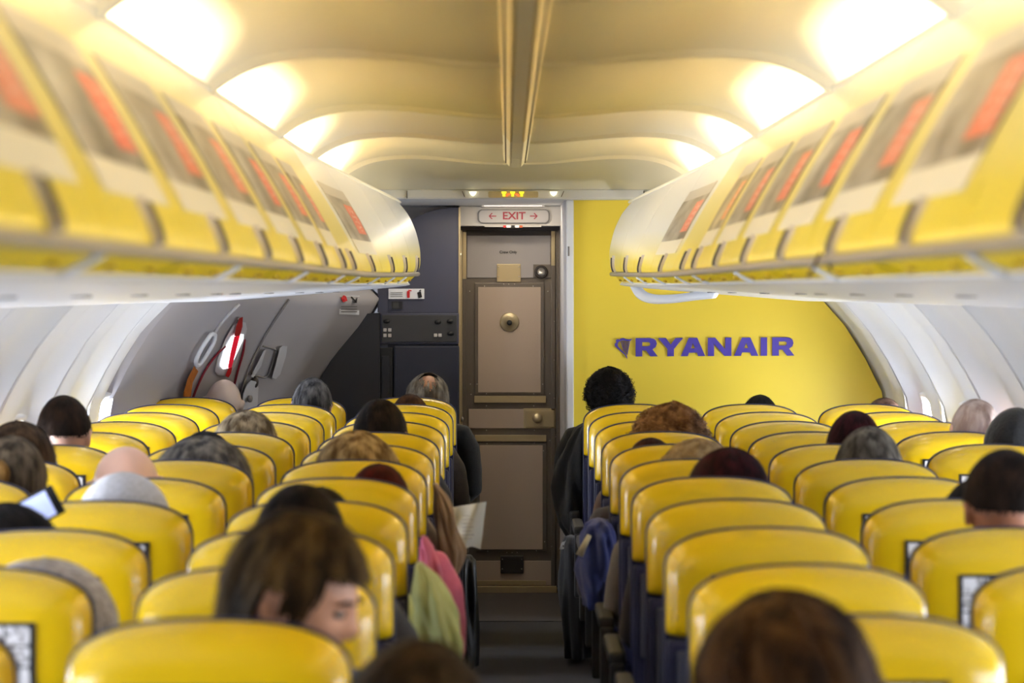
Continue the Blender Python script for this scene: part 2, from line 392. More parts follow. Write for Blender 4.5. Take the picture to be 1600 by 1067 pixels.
# entry ceiling strip, soffit
mb = MB(); mb.box((-1.5, 12.90, 2.088), (1.5, 12.94, 2.130), .004); mb.box((-1.5, 12.92, 2.085), (1.5, 14.28, 2.13))
o = mb.build('trim_3', M['strip']); tag(o, kind='structure')
for px in (636, 1006):
    MB().box(P(px-.6, 298, 12.89), P(px+.6, 310, 12.905)).build('trim_joint', M['groove'], o)

# central ceiling channel
ch = empty('ceiling_channel', (0, 4.4, 2.19)); tag(ch, 'long grey and cream channel running along the middle of the ceiling', 'ceiling channel')
def chpart(n, a, b, m, y0, y1): q = MB().box((a, y0, b[0]), (-a if False else b[2], y1, b[1])).build(n, m, ch); q.location = -ch.location; return q
def slant(n, sg, m, y0, y1):
    q = MB().prism([(sg*.054, 2.236), (sg*.052, 2.214), (sg*.026, 2.184), (sg*.0195, 2.184), (sg*.0195, 2.236)], y0, y1).build(n, m, ch); q.location = -ch.location
for sg in (-1, 1): slant('side_strip', sg, M['chan_side'], -2.9, 9.7)
chpart('centre_strip', -.018, (2.180, 2.235, .018), M['chan'], -2.9, 9.7)
chpart('channel_bed', -.045, (2.200, 2.236, .045), M['groove'], -2.9, 11.64)
for y0, y1 in ((9.7, 10.9), (10.92, 11.65)):
    chpart('end_cover', -.018, (2.180, 2.235, .018), M['cream'], y0, y1)
    for sg in (-1, 1): slant('end_cover', sg, M['cream'], y0, y1)

# ------------------------------------------------------------------ overhead bins
A = [(.80, .508), (.765, .452), (.725, .390), (.655, .280), (.600, .182), (.572, .130), (.552, .084), (.549, .064), (.560, .050), (.610, .024), (.70, .006), (1.46, -.052)]
B = [(.560, .420), (.530, .385), (.505, .350), (.475, .285), (.455, .210), (.450, .160), (.452, .112), (.462, .085), (.475, .065), (.515, .034), (.58, .010), (1.38, -.055)]
def prof(d, lo, hi, n=5, off=0.0):
    """bin section between control points lo..hi as (half-width, z), blended along the narrowing cabin"""
    t = min(1, max(0, (d-9.3)/3.2)); t = t*t*(1.6-.6*t) if t < 1 else 1
    pts = [Vector((a[0]+(b[0]-a[0])*t, 0, a[1]+(b[1]-a[1])*t)) for a, b in zip(A, B)]
    full = crom(pts, n)
    seg = full[lo*n:hi*n+1]
    if off:
        out = []
        for i, p in enumerate(seg):
            g = (seg[min(i+1, len(seg)-1)]-seg[max(i-1, 0)]).normalized(); nrm = Vector((g.z, 0, -g.x))
            if nrm.x > 0 and lo < 7: nrm = -nrm
            out.append(p+nrm*off)
        seg = out
    return [(p.x, p.z+CZ) for p in seg]
LATCH = [2.05, 2.945, 3.81, 4.69, 5.55, 6.42, 7.28, 8.13, 8.68, 9.85, 10.9, 11.6, 12.25]
EDGE = [1.6, 2.50, 3.38, 4.25, 5.12, 5.99, 6.86, 7.72, 8.40, 9.27, 10.42, 11.25, 11.92, 12.50]
ORD = ['', 'first', 'second', 'third', 'fourth', 'fifth', 'sixth', 'seventh', 'eighth', 'ninth', 'tenth', 'eleventh', 'twelfth', 'thirteenth', 'fourteenth']
def bin_unit(i, side):
    d0, d1 = EDGE[i], EDGE[i+1]; ld = LATCH[i]; nb = len(LATCH)
    poster = (i <= 7 and not (side > 0 and i <= 1)) or i == 9
    root = empty('overhead_bin', (side*.55, (d0+d1)/2, 1.69))
    sd = 'left' if side < 0 else 'right'; k = nb-i
    look = {True: 'with a grey and red poster', False: 'without a poster'}[poster]
    if i == 9: look = 'with a wide sharp poster'
    if i == 7 and side > 0: look = 'with a grey and orange poster'
    where = ('at the cabin front end' if k == 1 else '%s from the front' % ORD[k])
    tag(root, 'yellow overhead bin %s, %s on the %s' % (look, where.replace('from the front', 'from front'), sd), 'overhead bin', 'overhead bins along the %s side' % sd)
    inv = Matrix.Translation(-root.location)
    def surf(name, lo, hi, a, b, off, m, par, nd=8, inset=0.0, thick=True, uvflip=False):
        vs = []; uvs = []; n = None
        for j in range(nd+1):
            q = a+(b-a)*j/nd; pr = prof(q, lo, hi, 5, off); n = len(pr)
            for kk, (x, z) in enumerate(pr):
                vs.append(inv @ Vector((side*x, q, z))); u = j/nd
                uvs.append((u if side < 0 else 1-u, 1-kk/(n-1)))
        f = [(j*n+kk, j*n+kk+1, (j+1)*n+kk+1, (j+1)*n+kk) for j in range(nd) for kk in range(n-1)]
        if side > 0: f = [q[::-1] for q in f]
        # returned edges give the skin its depth
        nf_ = len(f)
        rim = [j*n for j in range(nd+1)]+[nd*n+kk for kk in range(1, n)]+[j*n+n-1 for j in range(nd-1, -1, -1)]+[kk for kk in range(n-2, 0, -1)]
        dep = .008 if off == 0 else .003; L_ = len(rim); n1 = len(vs)
        for r_ in rim: vs.append(vs[r_].copy()); uvs.append(uvs[r_])
        m0 = len(vs)
        for r_ in rim: vs.append(vs[r_]+Vector((side*dep, 0, 0))); uvs.append(uvs[r_])
        for r_ in range(L_):
            q = (n1+r_, n1+(r_+1) % L_, m0+(r_+1) % L_, m0+r_); f.append(q if side < 0 else q[::-1])
        return mk(name, vs, f, m, par, smooth=True, uvs=uvs)
    g = .0035
    # carcass behind the door: closed shell
    rows = []
    for q in (d0, d1):
        pr = prof(q, 0, 11, 3, 0); t = min(1, max(0, (q-9.3)/3.2))
        sec = [(x+.012, z) for x, z in pr[:-4]]+[(x, z+.006) for x, z in pr[-4:]]
        sec += [(1.40-.05*t, 1.66), (1.16, 1.82), (.95-.1*t, 1.99), (.84-.2*t, 2.06-.03*t)]
        rows.append([inv @ Vector((side*x, q, z)) for x, z in sec])
    m_ = MB(); m_.sheet(rows, closed=True, sm=False); n = len(rows[0]); m_.f += [tuple(range(n)), tuple(range(n, 2*n))]; m_.sm += [False, False]
    m_.build('shell', M['white'], root)
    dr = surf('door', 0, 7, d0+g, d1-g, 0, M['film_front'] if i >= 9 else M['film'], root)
    if poster:
        w = .76 if i != 9 else .86; c = ld+(.02 if i != 9 else .0); h = (d1-d0)*w/2
        c = (d0+d1)/2 if i != 9 else 9.92
        if i == 9: h = .46
        pm = POSTER_ORANGE if (i == 7 and side > 0) else POSTERS[(i+(side > 0)) % 3]
        # poster spans control points 2..5
        surf('poster', 2, 5, c-h, c+h, .0035, pm, dr)
    # latch
    pr = prof(ld, 5, 8, 5, .006); hw = .017
    for nm_, lo_, hi_, w_, of_, mt_ in (('latch_surround', 0, 15, .024, .010, M['latchbase']), ('latch', 1, 10, .013, .016, M['latch'])):
        pp = prof(ld, 5, 8, 5, of_)[lo_:hi_]
        vs = [inv @ Vector((side*x, ld+s_*w_*(.55+.45*math.sin(PI*j_/(len(pp)-1))), z)) for s_ in (-1, 1) for j_, (x, z) in enumerate(pp)]
        pq = [inv @ Vector((side*(x+.012), ld+s_*w_, z)) for s_ in (-1, 1) for x, z in pp]
        n = len(pp); f = [(j, j+1, n+j+1, n+j) for j in range(n-1)]+[(j, j+1, 2*n+j+1, 2*n+j) for j in range(n-1)]+[(n+j, n+j+1, 3*n+j+1, 3*n+j) for j in range(n-1)]+[(0, n, 3*n, 2*n), (n-1, 2*n-1, 4*n-1, 3*n-1)]
        mbb = MB().add(vs+pq, f); mbb.build(nm_, mt_, dr)
    surf('lower_strip', 8, 9, d0+.03, d1-.02, .002, M['lower'], root)
    surf('underside_panel', 9, 11, d0+.004, d1-.004, 0.001, M['under'], root)
    for q in (ld-.22*(d1-d0), ld+.24*(d1-d0)):
        x, z = prof(q, 8, 9, 5, .004)[3]; MB().ell(inv @ Vector((side*x, q, z)), (.008, .014, .005), 10, 6).build('reading_lamp', M['lampknob'], root)
    # bracket at every second joint
    if i % 2 == 0 or i >= 9:
        pp = prof(d0+.012, 8, 10, 4, .003)[:6]; w_ = .012
        MB().tube([inv @ Vector((side*x, d0+.012, z)) for x, z in pp], .0065, 6).build('bracket', M['white'], root)
    x, z = prof(ld, 10, 11, 5, .004)[1]
    MB().box(inv @ Vector((side*(x+.10), ld-.05, z-.004-.005)), inv @ Vector((side*(x+.13), ld+.05, z+.002)), .002).build('vent', M['textgrey'], root)
    if k == 1:      # rounded end cap facing the entry
        rows = []
        for e_ in range(6):
            a_ = e_/5*PI/2; sh = .045*(1-math.cos(a_)); q = d1+.05*math.sin(a_)
            pr = prof(d1, 0, 11, 4, 0); sec = [(min(1.40, x+sh), max(z, 1.60)+(sh if z < 1.70 else -sh*.6)) for x, z in pr]
            rows.append([inv @ Vector((side*x, q, z)) for x, z in sec])
        m_ = MB(); m_.sheet(rows); n = len(rows[0]); m_.f.append(tuple(range(5*n, 6*n))); m_.sm.append(False)
        m_.build('end_cap', M['white'], root)
    return root
for side in (-1, 1):
    for i in range(len(LATCH)): bin_unit(i, side)
    # hand rail tube running below the doors
    pts = []
    for j in range(60):
        q = 1.6+(12.5-1.6)*j/59; x, z = prof(q, 7, 8, 4, .006)[2]; pts.append((side*x, q, z))
    r = MB().tube(pts, .0105, 8).build('hand_rail', M['rail'])
    tag(r, 'grey hand rail under the bin doors on the %s side' % ('left' if side < 0 else 'right'), 'rail', 'hand rails under the bins')
    # upper moulding between bin tops and the ceiling edge
    rows = []
    for j in range(50):
        q = -2.9+(12.9+2.9)*j/49; x, z = prof(max(q, 1.6), 0, 1, 2, 0)[0]
        t = min(1, max(0, (q-12.1)/.8))
        lip = (.800-.02*t, 2.158)
        w_ = 0 if q < 9.3 else 1
        x2, z2 = (x+.012, z+.004)
        rows.append([Vector((side*(x2-.010), q, z2-.004)), Vector((side*(x2-.016), q, z2+.006)), Vector((side*((x2+lip[0])/2-.008*w_), q, (z2+lip[1])/2+.004)), Vector((side*(lip[0]-.002), q, lip[1]+.004)), Vector((side*(lip[0]+.012), q, lip[1]+.002)), Vector((side*(lip[0]+.05), q, 2.07)), Vector((side*.90, q, 2.05))])
    o = MB().sheet(rows).build('trim_%d' % (5 if side < 0 else 6), M['ceiling']); tag(o, kind='structure')
# loose trim loop under the right bin end
lp = crom([P(985, 428, 12.45), P(992, 445, 12.45), P(1002, 460, 12.4), P(1020, 467, 12.35), P(1050, 467, 12.2), P(1090, 462, 12.0), P(1118, 459, 11.9)], 5)
o = MB().tube(lp, [(.016, .026)]*len(lp), 10).build('trim_loop', M['white']); tag(o, 'white curved trim loop hanging under the front end of the right bins', 'trim')
# dangling straps from the right bins
st = empty('hanging_strap', P(1286, 395, 4.72)); tag(st, 'dark strap ends dangling from a bin latch on the right side', 'strap')
for pth in ([P(1281, 396, 4.74), P(1276, 408, 4.73), P(1268, 422, 4.72), P(1262, 434, 4.72)], [P(1290, 394, 4.74), P(1293, 406, 4.73), P(1297, 416, 4.72), P(1300, 425, 4.72)]):
    MB().tube([p-st.location for p in crom(pth, 4)], [(.0035, .002)]*13, 8).build('strap_end', mat('strap_brown', rgb(70, 52, 40), .8), st)

# ------------------------------------------------------------------ yellow bulkhead, logo
zz = [0, .3, .6, .86, 1.0, 1.13, 1.3, 1.46, 1.59, 1.73, 1.9, 2.086]
edge = [(wall_x(z, 13.1, 1)-.012, z) for z in zz]
xl = P(894, 452, 13.1).x
o = MB().prism([(xl, 0)]+edge+[(xl, 2.086)], 13.10, 13.13).build('wall_front', M['bulk']); tag(o, kind='structure')
colm = MB().box((P(885.5, 0, 13.06).x, 13.06, 0), (P(896.5, 0, 13.06).x, 13.20, 2.084), .006).build('trim_7', M['white']); tag(colm, kind='structure')
MB().box(P(887.2, 385, 13.055), P(889.6, 400, 13.062)).build('trim_hinge', M['textgrey'], colm)
MB().box((xl-.04, 13.13, 0), (xl-.01, 14.28, 2.085)).build('wall_closet', M['entry_grey'])['kind'] = 'structure'

def flat(name, loops, d, m, parent=None, thick=.003, off=None):
    """flat lettering or emblem cut from outlines given in photo directions, at distance d"""
    cu = bpy.data.curves.new(name, 'CURVE'); cu.dimensions = '2D'; cu.fill_mode = 'BOTH'; cu.extrude = thick/2
    for lp_ in loops:
        sp = cu.splines.new('POLY'); sp.points.add(len(lp_)-1); sp.use_cyclic_u = True
        for k, (x, y) in enumerate(lp_):
            q = P(x, y, d); sp.points[k].co = (q.x, q.z, 0, 1)
    tmp = bpy.data.objects.new(name, cu); COL.objects.link(tmp)
    dg = bpy.context.evaluated_depsgraph_get(); me = bpy.data.meshes.new_from_object(tmp.evaluated_get(dg))
    bpy.data.objects.remove(tmp); bpy.data.curves.remove(cu)
    for v in me.vertices: v.co = (v.co.x, d-v.co.z, v.co.y)
    me.flip_normals(); me.name = name
    me.materials.clear()
    return link_mesh(name, me, m, parent)
def text(name, body, px, py, hpx, d, m, parent=None, sx=1.0, bold=0.0, align='CENTER'):
    cu = bpy.data.curves.new(name, 'FONT'); cu.body = body; cu.align_x = align; cu.align_y = 'CENTER'; cu.size = 1; cu.extrude = .01; cu.offset = bold
    tmp = bpy.data.objects.new(name, cu); COL.objects.link(tmp)
    dg = bpy.context.evaluated_depsgraph_get(); me = bpy.data.meshes.new_from_object(tmp.evaluated_get(dg))
    bpy.data.objects.remove(tmp); bpy.data.curves.remove(cu)
    s_ = hpx*d/F/.70; c = P(px, py, d)
    for v in me.vertices: v.co = (c.x+v.co.x*s_*sx, d-.0015-v.co.z*.1, c.z+v.co.y*s_)
    me.materials.clear()
    return link_mesh(name, me, m, parent)
def L_R(x): return [[(x, 0), (x+120, 0), (x+150, 6), (x+170, 22), (x+177, 48), (x+168, 75), (x+140, 95), (x+185, 153), (x+124, 153), (x+86, 103), (x+55, 103), (x+55, 153), (x, 153)], [(x+55, 34), (x+55, 68), (x+104, 68), (x+118, 62), (x+122, 50), (x+118, 40), (x+104, 34)]]
def L_A(x): return [[(x+66, 0), (x+136, 0), (x+203, 153), (x+145, 153), (x+134, 124), (x+68, 124), (x+57, 153), (x, 153)], [(x+101, 44), (x+84, 88), (x+118, 88)]]
letters = L_R(230)+[[(417, 0), (482, 0), (522, 55), (563, 0), (627, 0), (549, 93), (549, 153), (495, 153), (495, 93)]]+L_A(607)+\
    [[(832, 0), (893, 0), (976, 97), (976, 0), (1028, 0), (1028, 153), (970, 153), (884, 52), (884, 153), (832, 153)]]+L_A(1050)+[[(1272, 0), (1326, 0), (1326, 153), (1272, 153)]]+L_R(1368)
conv = lambda lp_: [(950+x/5.333, 510+(y+97-(x-230)/1323*7)/5.333) for x, y in lp_]
lg = empty('airline_logo', P(1100, 560, 13.09)); tag(lg, 'dark blue airline name and harp emblem on the yellow bulkhead', 'logo')
def reloc(o, par): o.location = -par.location; o.parent = par; return o
reloc(flat('lettering', [conv(l) for l in letters], 13.094, M['logo'], thick=.008), lg)
harp = [[(72, 108), (64, 118), (70, 132), (56, 144), (58, 164), (78, 184), (112, 214), (140, 236), (160, 273), (160, 250), (138, 222), (104, 190), (84, 166), (80, 148), (88, 130), (106, 119), (130, 117), (155, 121), (188, 120), (202, 101), (176, 108), (148, 104), (128, 96), (104, 100), (94, 112), (86, 104)]]
for a, b, c, e in ((108, 124, 122, 176), (122, 124, 128, 196), (138, 124, 136, 206), (154, 124, 144, 214), (168, 124, 150, 222), (182, 122, 158, 236)):
    w = 3 if a < 180 else 6; harp.append([(a-w/2, b), (a+w/2, b), (c+w/2, e), (c-w/2, e)])
cv2 = lambda lp_: [(950+x/5.333, 510+y/5.333) for x, y in lp_]
reloc(flat('harp_frame', [cv2(harp[0])], 13.094, M['logo'], thick=.006), lg)
mbh = MB()
for h_ in harp[1:]:
    q = cv2(h_); mbh.prism([(P(x, y, 13.09).x, P(x, y, 13.09).z) for x, y in q], 13.090, 13.098)
reloc(mbh.build('harp_strings', M['logo']), lg)

# ------------------------------------------------------------------ cockpit door
DD = 14.2
root = empty('door_1', (P(803, 0, DD).x, DD, 0)); tag(root, kind='structure')
def dbox(name, x0, y0, x1, y1, m, pro=.01, bev=.002, par=None, d=DD, dep=.02):
    o = MB().box(P(x0, y0, d)-Vector((0, pro, 0)), P(x1, y1, d)+Vector((0, dep, 0)), bev).build(name, m)
    par = par or root; reloc_to(o, par); return o
def world_loc(p):
    v = p.location.copy(); q = p.parent
    while q is not None: v += q.location; q = q.parent
    return v
def reloc_to(o, par): o.location = -world_loc(par); o.parent = par; return o
def scr(par, pts, d=DD, r=1.0, pro=.012):
    m_ = MB()
    for x, y in pts: m_.ell(P(x, y, d)-Vector((0, pro, 0)), (r*d/F, .003, r*d/F), 8, 6)
    o = m_.build('screws', M['steel']); reloc_to(o, par); return o
dbox('door_leaf', 727, 358, 872, 926, M['doormetal'], .0)
dbox('frame_jamb', 718, 354, 722.5, 928, M['brass'], .05)
dbox('frame_jamb', 872, 354, 885, 928, M['doormetal'], .06)
dbox('frame_head', 718, 352, 885, 360, M['darkmetal'], .06)
dbox('edge_strip', 722.6, 362, 729, 926, M['doormetal'], .012); dbox('edge_strip', 861, 361, 867.5, 926, M['doormetal'], .014); dbox('edge_strip', 869, 361, 872.4, 926, M['doormetal'], .03)
dbox('edge_plate', 722.8, 362, 728.6, 436, M['brass'], .018); dbox('edge_plate', 861.2, 361, 867.2, 415, M['brass'], .018)
dbox('door_head', 729, 358, 861, 368, M['darkmetal'], .01)
dbox('top_panel', 730, 368, 860, 434, M['doorgrey'], .008)
pl = dbox('latch_plate', 776.5, 412.5, 813.5, 440.5, M['brass'], .016); scr(pl, [(779, 417), (811, 417), (779, 432), (811, 432)], pro=.018)
pl = dbox('viewer_plate', 833, 413, 861, 434, M['doormetal'], .012)
c = P(845.5, 425, DD)
reloc_to(MB().lathe([(.036, -.012), (.036, -.024), (.028, -.030), (.026, -.026), (.0, -.026)], c, 'y').build('viewer_ring', M['darkmetal']), pl)
reloc_to(MB().lathe([(.024, -.024), (.022, -.030), (.0, -.030)], c, 'y').build('viewer_lens', M['steel']), pl)
dbox('inner_frame', 742, 442, 850, 616, M['doormetal'], .012); dbox('upper_panel', 747, 448.5, 845, 613, M['doorpanel'], .016)
lk = reloc_to(MB().lathe([(.052, -.014), (.052, -.022), (.046, -.026), (.018, -.027), (.018, -.04), (.0, -.04)], P(796, 503, DD), 'y', 32).build('round_lock', M['brass']), root)
reloc_to(MB().lathe([(.015, -.038), (.013, -.052), (.0, -.054)], P(796, 504, DD), 'y').build('lock_keyhole', M['black']), lk)
dbox('push_bar', 741, 618.5, 853, 629, M['brass'], .02); dbox('push_bar', 742, 679.5, 853.5, 689.5, M['brass'], .02)
dbox('middle_panel', 732.5, 639, 819, 669, M['doorpanel'], .012)
lp_ = dbox('lock_plate', 818, 638, 868, 669, M['brass'], .014)
dbox('lock_plate_inner', 821, 641, 866, 667, M['brass'], .018, par=lp_)
kn = reloc_to(MB().lathe([(.016, -.016), (.016, -.03), (.026, -.036), (.028, -.05), (.022, -.06), (.0, -.062)], P(839, 652, DD), 'y').build('knob', M['brass']), lp_)
dbox('inner_frame', 744, 692, 854, 861, M['doormetal'], .012); dbox('lower_panel', 749.5, 695.5, 848, 858, M['doorpanel'], .016)
dbox('kick_panel', 740, 876, 865, 914, M['doorpanel'], .012)
kp = dbox('kick_bracket', 782, 868, 818, 895, M['darkmetal'], .024, .004); scr(kp, [(785, 873), (815, 873), (785, 888), (815, 888)], pro=.026)
dbox('kick_strip', 735, 906.5, 853, 914, M['brass'], .018); dbox('threshold', 732, 915, 876, 926, M['brass'], .03, .004)
scr(root, [(728, 384), (864, 384), (734, 455), (856, 455), (757, 447), (833, 447), (787, 444), (795, 444), (804, 444), (735, 600), (745.5, 600), (848, 600), (866, 502), (866, 562), (866, 622), (859, 615), (760, 615), (834, 615), (760, 634), (834, 634), (736, 616),
           (760, 672), (835, 672), (761, 693), (835, 692), (746, 705), (849, 704), (859, 688), (868, 682), (746, 850), (851, 846), (862, 853), (870, 844), (870, 890), (762, 861), (838, 860), (792, 863), (800, 863), (808, 863), (734, 688), (761, 500*0+640)], r=.85)
tx = text('crew_lettering', 'Crew Only', 794, 394, 4.2, DD-.010, M['text'], bold=.01); reloc_to(tx, root)
sw = dbox('switch_plate', 878.5, 551, 884, 590, M['darkmetal'], .068); reloc_to(MB().ell(P(881, 561, DD-.072), (.006, .003, .006), 10, 8).build('indicator_light', M['led']), sw)
dbox('switch_keys', 879.6, 569, 882.6, 582, M['black'], .074, par=sw)
reloc_to(MB().ell(P(719, 397, DD-.054), (.006, .004, .006), 10, 8).build('lamp_dot', M['spot']), root)
reloc_to(MB().ell(P(722, 655, DD-.054), (.009, .006, .014), 10, 8).build('hinge_knuckle', M['steel']), root)
# lintel
ln = MB().box(P(717, 322, 14.0), P(886, 353, 14.0)+Vector((0, .25, 0)), .004).build('trim_8', M['lightgrey']); tag(ln, kind='structure')
ex = empty('exit_sign', P(802, 348, 13.97)); tag(ex, 'light grey EXIT sign with red arrows over the cockpit door', 'sign')
def rr(x0, y0, x1, y1, r, n=6):
    out = []
    for cx_, cy_, a0 in ((x1-r, y0+r, -90), (x1-r, y1-r, 0), (x0+r, y1-r, 90), (x0+r, y0+r, 180)):
        for k in range(n+1): a = math.radians(a0+90*k/n); out.append((cx_+r*math.cos(a), cy_+r*math.sin(a)))
    return out
reloc_to(flat('sign_border', [rr(746.5, 327, 859, 349, 7)], 13.992, M['textgrey'], thick=.010), ex)
reloc_to(flat('sign_face', [rr(748.5, 328.6, 857, 347.6, 6)], 13.984, mat('sign_face', rgb(162, 158, 157), .5), thick=.012), ex)
reloc_to(text('lettering', 'EXIT', 803, 337.6, 11.2, 13.977, M['redtext'], sx=1.1, bold=.022), ex)
for sgn, xc in ((-1, 769.5), (1, 834)):
    e = lambda t: (xc+sgn*t[0], 337.6+t[1])
    reloc_to(flat('arrow', [[e(q) for q in ((-6, -.8), (3.2, -.8), (-.2, -4.2), (1.2, -5), (6, 0), (1.2, 5), (-.2, 4.2), (3.2, .8), (-6, .8))]], 13.976, M['redtext']), ex)
tl = empty('tube_light', P(802, 323, 13.9)); tag(tl, 'slim lit tube lamp above the exit sign', 'lamp')
reloc_to(MB().box(P(752, 316.5, 13.92), P(851, 323.5, 13.92)+Vector((0, .06, 0)), .004).build('housing', M['lightgrey']), tl)
reloc_to(MB().box(P(756, 318, 13.91), P(847, 322, 13.91)+Vector((0, .02, 0)), .004).build('diffuser', M['tube_lamp']), tl)
cs_ = empty('status_strip', P(803, 355, 13.99)); tag(cs_, 'small strip of red, white and orange lamps under the exit sign', 'indicator strip')
reloc_to(MB().box(P(757, 352.5, 13.98), P(846, 354.5, 13.98)+Vector((0, .02, 0))).build('strip_bar', M['lightgrey']), cs_)
for x0, x1, mm in ((786.5, 790.5, M['red']), (791.5, 798, M['white']), (799, 804, M['black']), (805, 811, M['white']), (812, 816.5, mat('amber', rgb(190, 84, 30), .5))):
    reloc_to(MB().box(P(x0, 352, 13.97), P(x1, 355.6, 13.97)+Vector((0, .01, 0))).build('indicator', mm), cs_)
# seat-belt sign panel
sp = empty('seat_belt_sign', P(801, 310, 12.89)); tag(sp, 'lit sign panel with yellow and red symbols above the entry', 'sign')
reloc_to(flat('panel', [rr(727, 298.5, 876, 309.3, 3)], 12.890, M['strip'], thick=.01), sp)
reloc_to(flat('window_panel', [rr(763, 299, 841, 308.8, 2.5)], 12.883, mat('sign_amber_glass', rgb(196, 180, 138), .3), thick=.006), sp)
for x in (787.5, 801, 815):
    reloc_to(flat('seat_symbol', [[(x-3.8, 299.4), (x+3.8, 299.4), (x+3.4, 301.6), (x+1.7, 303), (x+1.9, 306.8), (x-1.9, 306.8), (x-1.7, 303), (x-3.4, 301.6)]], 12.876, M['sign_yellow']), sp)
for x, sg in ((794, 1), (808, -1)):
    reloc_to(flat('smoke_symbol', [[(x-3.4*sg, 307), (x-3*sg, 303.8), (x, 302), (x+3.2*sg, 302.6), (x+3*sg, 304.6), (x+.4*sg, 304.8), (x-1*sg, 307)]], 12.876, M['sign_red']), sp)
for x in (739, 865):
    reloc_to(flat('lamp_lens', [[(x-6, 299.6), (x+6, 299.6), (x+3.5, 304), (x, 306.6), (x-3.5, 304)]], 12.876, M['spot']), sp)
for x in (725, 878):
    sg = 1 if x < 800 else -1
    reloc_to(flat('joint', [[(x-3.5*sg, 298.5), (x-2.5*sg, 298.5), (x+1.6*sg, 307.5), (x+.4*sg, 307.5)]], 12.887, M['groove']), sp)

# ------------------------------------------------------------------ lavatory module and attendant station on the left
DL = 13.9
def pp(pts, d=DL): return [(P(x, y, d).x, P(x, y, d).z) for x, y in pts]
lav = empty('lavatory_module', (P(660, 0, DL).x, DL, 0)); tag(lav, 'dark blue grey lavatory module left of the cockpit door', 'cabinet')
top_c = [(718, 324), (700, 325.5), (682, 328), (669, 331.6), (655, 337), (643, 343), (628, 352), (608, 368), (590, 388)]
reloc_to(MB().prism(pp([(718, 488)]+top_c+[(590, 488)]), DL, DL+.3).build('upper_body', M['lav']), lav)
reloc_to(MB().prism(pp([(592, 600), (606, 600), (606, 462), (592, 462)]), DL-.012, DL).build('side_door', M['lav']), lav)
reloc_to(MB().box(P(716.5, 324, DL-.006), P(719.5, 930, DL)+Vector((0, .02, 0))).build('edge_strip', M['brass']), lav)
reloc_to(MB().box(P(612, 471, DL-.01), P(629, 483, DL)).build('recess_pull', M['blackpanel']), lav)
reloc_to(MB().box(P(614, 472.5, DL-.014), P(623, 481.5, DL-.008)).build('pull_flap', M['console']), lav)
reloc_to(MB().box(P(718, 488, DL), P(592, 930, DL)+Vector((0, .3, 0))).build('lower_body', M['lavdark']), lav)
st_ = MB().box(P(717.5, 540, DL-.03), P(616, 700, DL), .01).build('jumpseat_panel', M['lavdark']); reloc_to(st_, lav)
sl = MB().box(P(613.5, 543, DL-.02), P(592.5, 640, DL), .006).build('grille_recess', M['black']); reloc_to(sl, lav)
reloc_to(MB().box(P(608, 556, DL-.028), P(596, 632, DL-.018), .01).build('handset', M['blackpanel']), sl)
bp_ = MB().prism(pp([(594, 489), (566, 490), (556, 500), (528, 545), (504, 586), (490, 625), (486, 930), (594, 930)]), DL-.04, DL+.2).build('partition_panel', M['blackpanel']); reloc_to(bp_, lav)
con = empty('attendant_console', P(655, 537, DL-.02)); tag(con, 'grey attendant control panel with square buttons on the lavatory wall', 'control panel')
reloc_to(MB().box(P(717, 489, DL-.02), P(594, 537.5, DL), .006).build('housing', M['lav']), con)
reloc_to(MB().box(P(714, 492, DL-.026), P(597, 534.5, DL-.015), .004).build('faceplate', M['console']), con)
for x, y in ((601.5, 515.5), (609, 515.5), (601.5, 524), (609, 524), (680.5, 523.7), (687.5, 523.7)):
    reloc_to(MB().box(P(x-2.6, y-2.6, DL-.034), P(x+2.6, y+2.6, DL-.024), .002).build('button', M['lightgrey']), con)
for x, y in ((604, 502), (684, 503), (703, 502), (704, 521)):
    b_ = reloc_to(MB().ell(P(x, y, DL-.03), (.018, .012, .012), 10, 8).build('rotary_switch', M['black']), con)
sg = empty('safety_placard', P(635, 467, DL-.014)); tag(sg, 'white placard with red extinguisher symbol on the dark lavatory wall', 'placard')
reloc_to(MB().box(P(607, 451, DL-.012), P(663, 467, DL-.004)).build('plate', M['white']), sg)
reloc_to(flat('extinguisher_symbol', [rr(635.8, 454.5, 640.2, 465.5, 1.5), [(638, 452.6), (643, 453.4), (643, 455), (638, 454.2)]], DL-.015, M['red']), sg)
reloc_to(flat('hood_symbol', [[(652, 457), (657.5, 455), (659.5, 464), (654, 466)], [(654, 455), (656.5, 452.5), (658.5, 453), (657, 455)]], DL-.015, M['black']), sg)
for y in (457, 460, 463): reloc_to(MB().box(P(610, y-.4, DL-.015), P(629, y+.4, DL-.012)).build('text_line', M['textgrey']), sg)

# ------------------------------------------------------------------ forward left exit and its fittings (on the tapering wall)
def onwall(px, py, off=.01):
    best = None
    for k in range(400):
        d = 11.6+k*.0065; q = P(px, py, d)
        e = q.x-wall_x(q.z, d, -1)
        if e <= off: return q
    return P(px, py, 13.9)
def wpath(pts, r, name, m, parent, n=4, off=.012):
    q = crom([onwall(x, y, off) for x, y in pts], n); o = MB().tube(q, r, 8).build(name, m); reloc_to(o, parent); return o
def wpatch(pts, name, m, parent, off=.006, th=.006):
    f_ = [onwall(x, y, off+th) for x, y in pts]; b_ = [onwall(x, y, off) for x, y in pts]; n = len(pts)
    o = MB().add(f_+b_, [tuple(range(n)), tuple(range(2*n-1, n-1, -1))]+[(i, (i+1) % n, n+(i+1) % n, n+i) for i in range(n)]).build(name, m); reloc_to(o, parent); return o
ed = empty('door_2', (-1.45, 12.7, 0)); tag(ed, kind='structure')
wpath([(452, 468), (438, 488), (422, 512), (408, 536), (388, 580), (376, 620), (372, 660)], .006, 'door_seam', M['textgrey'], ed)
wpath([(374, 475), (350, 500), (330, 530), (300, 590), (280, 640)], .008, 'door_seam', M['entry_grey'], ed)
